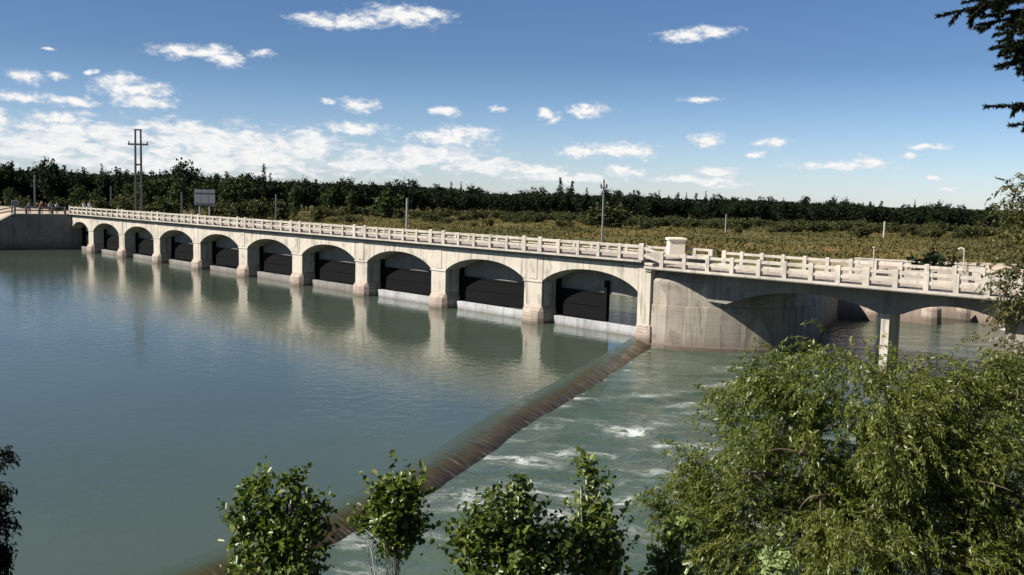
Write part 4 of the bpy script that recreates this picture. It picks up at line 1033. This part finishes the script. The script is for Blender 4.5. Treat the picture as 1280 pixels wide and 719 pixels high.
weeping('willow', 'large spreading willow filling the lower right corner', (9.3, 22.8), WL, 7000, 14, 0.055, 0.12, 'willow', (0.115, 0.030),
        [(tuple(at(980, 500, WY)), 0.13), (tuple(at(1060, 480, WY+0.5)), 0.12), (tuple(at(1160, 500, WY)), 0.13), (tuple(at(930, 570, WY-1)), 0.12), (tuple(at(1020, 600, WY-1.5)), 0.10), (tuple(at(1200, 580, WY-1)), 0.12), (tuple(at(1250, 540, WY)), 0.11), (tuple(at(1000, 545, WY-1.8)), 0.09)],
        11, per=3, hole=[(tuple(at(1050, 550, WY-1)), 0.42)], lean=(-1.2, -0.4), fork=2.6, sway=0.45, up0_=0.7)
DL = lobes_px([(-14, 622, 10, 16), (-8, 648, 10, 18), (-26, 690, 16, 34), (-14, 698, 12, 10), (-8, 572, 5, 3), (-44, 650, 20, 60)], 11, 1.0)
weeping('dark_shrub', 'dark drooping shrub at the lower left corner', (-5.9, 11.2), DL, 900, 6, 0.026, 0.34, 'dark_shrub', (0.075, 0.024), [(tuple(at(-14, 625, 11)), 0.03), (tuple(at(-8, 660, 11)), 0.03), (tuple(at(-8, 574, 11)), 0.016), (tuple(at(-20, 690, 11)), 0.03)], 17, bark='bark_dark', per=3, fork=2.4, trunk_r=0.07, twig=0.004, lean=(0.2, 0), side=0.1, spread=0.06)
FYD = 27.0
FL = lobes_px([(1284, 262, 20, 26), (1274, 305, 20, 34), (1305, 320, 40, 60), (1272, 350, 14, 26), (1290, 390, 30, 50), (1264, 234, 7, 5), (1310, 440, 50, 90), (1340, 300, 60, 90)], FYD, 1.0)
weeping('feathery_tree', 'airy yellow green tree with fine leaves at the right edge', (19.3, 26.8), FL, 1000, 9, 0.09, 0.16, 'feathery', (0.15, 0.05),
        [(tuple(at(1275, 290, FYD)), 0.06), (tuple(at(1290, 260, FYD)), 0.06), (tuple(at(1275, 360, FYD)), 0.07), (tuple(at(1280, 470, FYD)), 0.07), (tuple(at(1340, 300, FYD)), 0.08)], 12, lean=(-0.4, -0.3), fork=4.6, trunk_r=0.18, up0_=0.6, sway=0.5)

# ---- conifer at the upper right: trunk just out of the picture, boughs reaching in
ct = np.array([6.6, 8.9]); cg = gz(*ct); cbase = np.array([ct[0], ct[1], cg])
cf = thing('conifer', 'dark conifer whose drooping boughs reach in at the top right corner', 'tree', tuple(cbase))
MB().tube([(0, 0, -0.3), (0.03, 0, 3), (-0.02, 0.02, 6), (0, 0, 9.5)], [0.24, 0.19, 0.13, 0.03], 10).build('trunk', M['bark_dark'], cf, smooth=True)
rgc = np.random.default_rng(31); NC, NA = [], []; cb_ = MB()
def spray(a, b, droop, r0_, twigs, tl):
    """a bough from a to b with side twigs, all set with short needles"""
    a, b = np.array(a), np.array(b); n = 14; pts = [a+(b-a)*i/n+np.array([0, 0, -droop*(i/n)**2]) for i in range(n+1)]
    cb_.tube([tuple(q-cbase) for q in pts], list(np.linspace(r0_, 0.004, n+1)), 5)
    segs = [np.array(pts[n//3:])]
    for k in range(twigs):
        s = 0.15+0.83*(k+rgc.random())/twigs; i = int(s*n); p_ = pts[i]; ax = (b-a)/np.linalg.norm(b-a)
        sd_ = np.cross(ax, [0, 0, 1]); sd_ /= np.linalg.norm(sd_)
        d = ax*0.75+sd_*rgc.choice([-1, 1])*rgc.uniform(0.3, 0.9)+np.array([0, 0, rgc.uniform(-0.75, 0.12)]); d /= np.linalg.norm(d)
        ln = tl*rgc.uniform(0.5, 1.15)*(1.15-s*0.75); q = [p_+d*ln*j/6+np.array([0, 0, -0.18*ln*(j/6)**2]) for j in range(7)]
        cb_.tube([tuple(w_-cbase) for w_ in q], list(np.linspace(0.006, 0.002, 7)), 4); segs.append(np.array(q))
        for m_i in (2, 3, 4, 5):
            if rgc.random() < 0.8:
                d2 = d+rgc.normal(size=3)*0.7; d2 /= np.linalg.norm(d2); l2 = ln*0.38
                q2 = [q[m_i]+d2*l2*j/3 for j in range(4)]; cb_.tube([tuple(w_-cbase) for w_ in q2], [0.004, 0.003, 0.002, 0.0015], 3); segs.append(np.array(q2))
    for sgm in segs:
        d = np.diff(sgm, axis=0); ln = np.linalg.norm(d, axis=1)
        for p_, dd, l_ in zip(sgm[:-1], d, ln):
            m_n = max(3, int(l_*750)); k = rgc.random((m_n, 1)); rd = rgc.normal(size=(m_n, 3)); rd /= np.linalg.norm(rd, axis=1, keepdims=True)
            ax = dd/l_*0.7+rd*0.8; NC.append(p_+dd*k+ax*0.014); NA.append(ax)
top = lambda px, py, Y=9.0: np.array(at(px, py, Y))
trunk_at = lambda z: np.array([ct[0], ct[1], z])
for tip, z, dr, tw, tl in ((top(1172, 6), 11.45, 0.10, 15, 0.42), (top(1190, -22), 11.6, 0.05, 14, 0.45), (top(1246, 66), 11.0, 0.12, 15, 0.40), (top(1262, 40, 8.6), 11.0, 0.1, 15, 0.45), (top(1222, 18, 9.3), 11.25, 0.1, 16, 0.45), (top(1232, -5, 8.7), 11.3, 0.06, 14, 0.45), (top(1262, 20, 9.4), 11.2, 0.08, 14, 0.45), (top(1205, -8, 9.1), 11.4, 0.08, 14, 0.4),
                           (top(1268, 62, 8.8), 10.9, 0.12, 16, 0.42), (top(1252, 45, 9.2), 11.0, 0.1, 16, 0.42), (top(1242, 30, 8.9), 11.1, 0.1, 16, 0.42), (top(1275, 30, 8.5), 11.1, 0.08, 16, 0.45), (top(1215, 0, 9.2), 11.3, 0.08, 16, 0.4), (top(1258, 58, 9.1), 10.95, 0.1, 18, 0.4), (top(1272, 72, 9.0), 10.8, 0.1, 18, 0.4), (top(1248, 20, 8.7), 11.15, 0.1, 18, 0.4), (top(1266, 8, 9.0), 11.25, 0.08, 18, 0.4), (top(1228, 10, 9.0), 11.25, 0.08, 18, 0.36), (top(1276, 50, 9.3), 10.95, 0.08, 18, 0.4), (top(1240, 46, 8.8), 11.05, 0.1, 18, 0.36), (top(1231, 134), 10.25, 0.0, 13, 0.30), (top(1262, 150, 9.2), 10.1, 0.05, 10, 0.26), (top(1296, 190, 8.8), 9.6, 0.1, 10, 0.3)):
    spray(trunk_at(z), tip, dr, 0.022, tw, tl)
for k in range(46):                                             # the rest of the crown, away from the river
    th = rgc.uniform(-1.9, 1.15); z = 7.6+6.2*k/46+rgc.uniform(-0.2, 0.2); ln = (2.3-0.25*(z-7.6))*rgc.uniform(0.8, 1.1)
    tip = np.array([ct[0]+ln*math.cos(th), ct[1]+ln*math.sin(th), z-0.35])
    if tip[0] > 0.58*tip[1]+0.35: spray(trunk_at(z), tip, 0.15, 0.02, 12, 0.5)
NCa = np.concatenate(NC); NAa = np.concatenate(NA)
V, Q = leaf_cards(NCa-cbase, 0.052, 0.012, axis=NAa, jitter=0.1, rg=rgc)
link('needles', np_mesh('needles', V, Q, tints(len(NCa)), M['needles']), cf)
cb_.build('boughs', M['bark_dark'], cf)
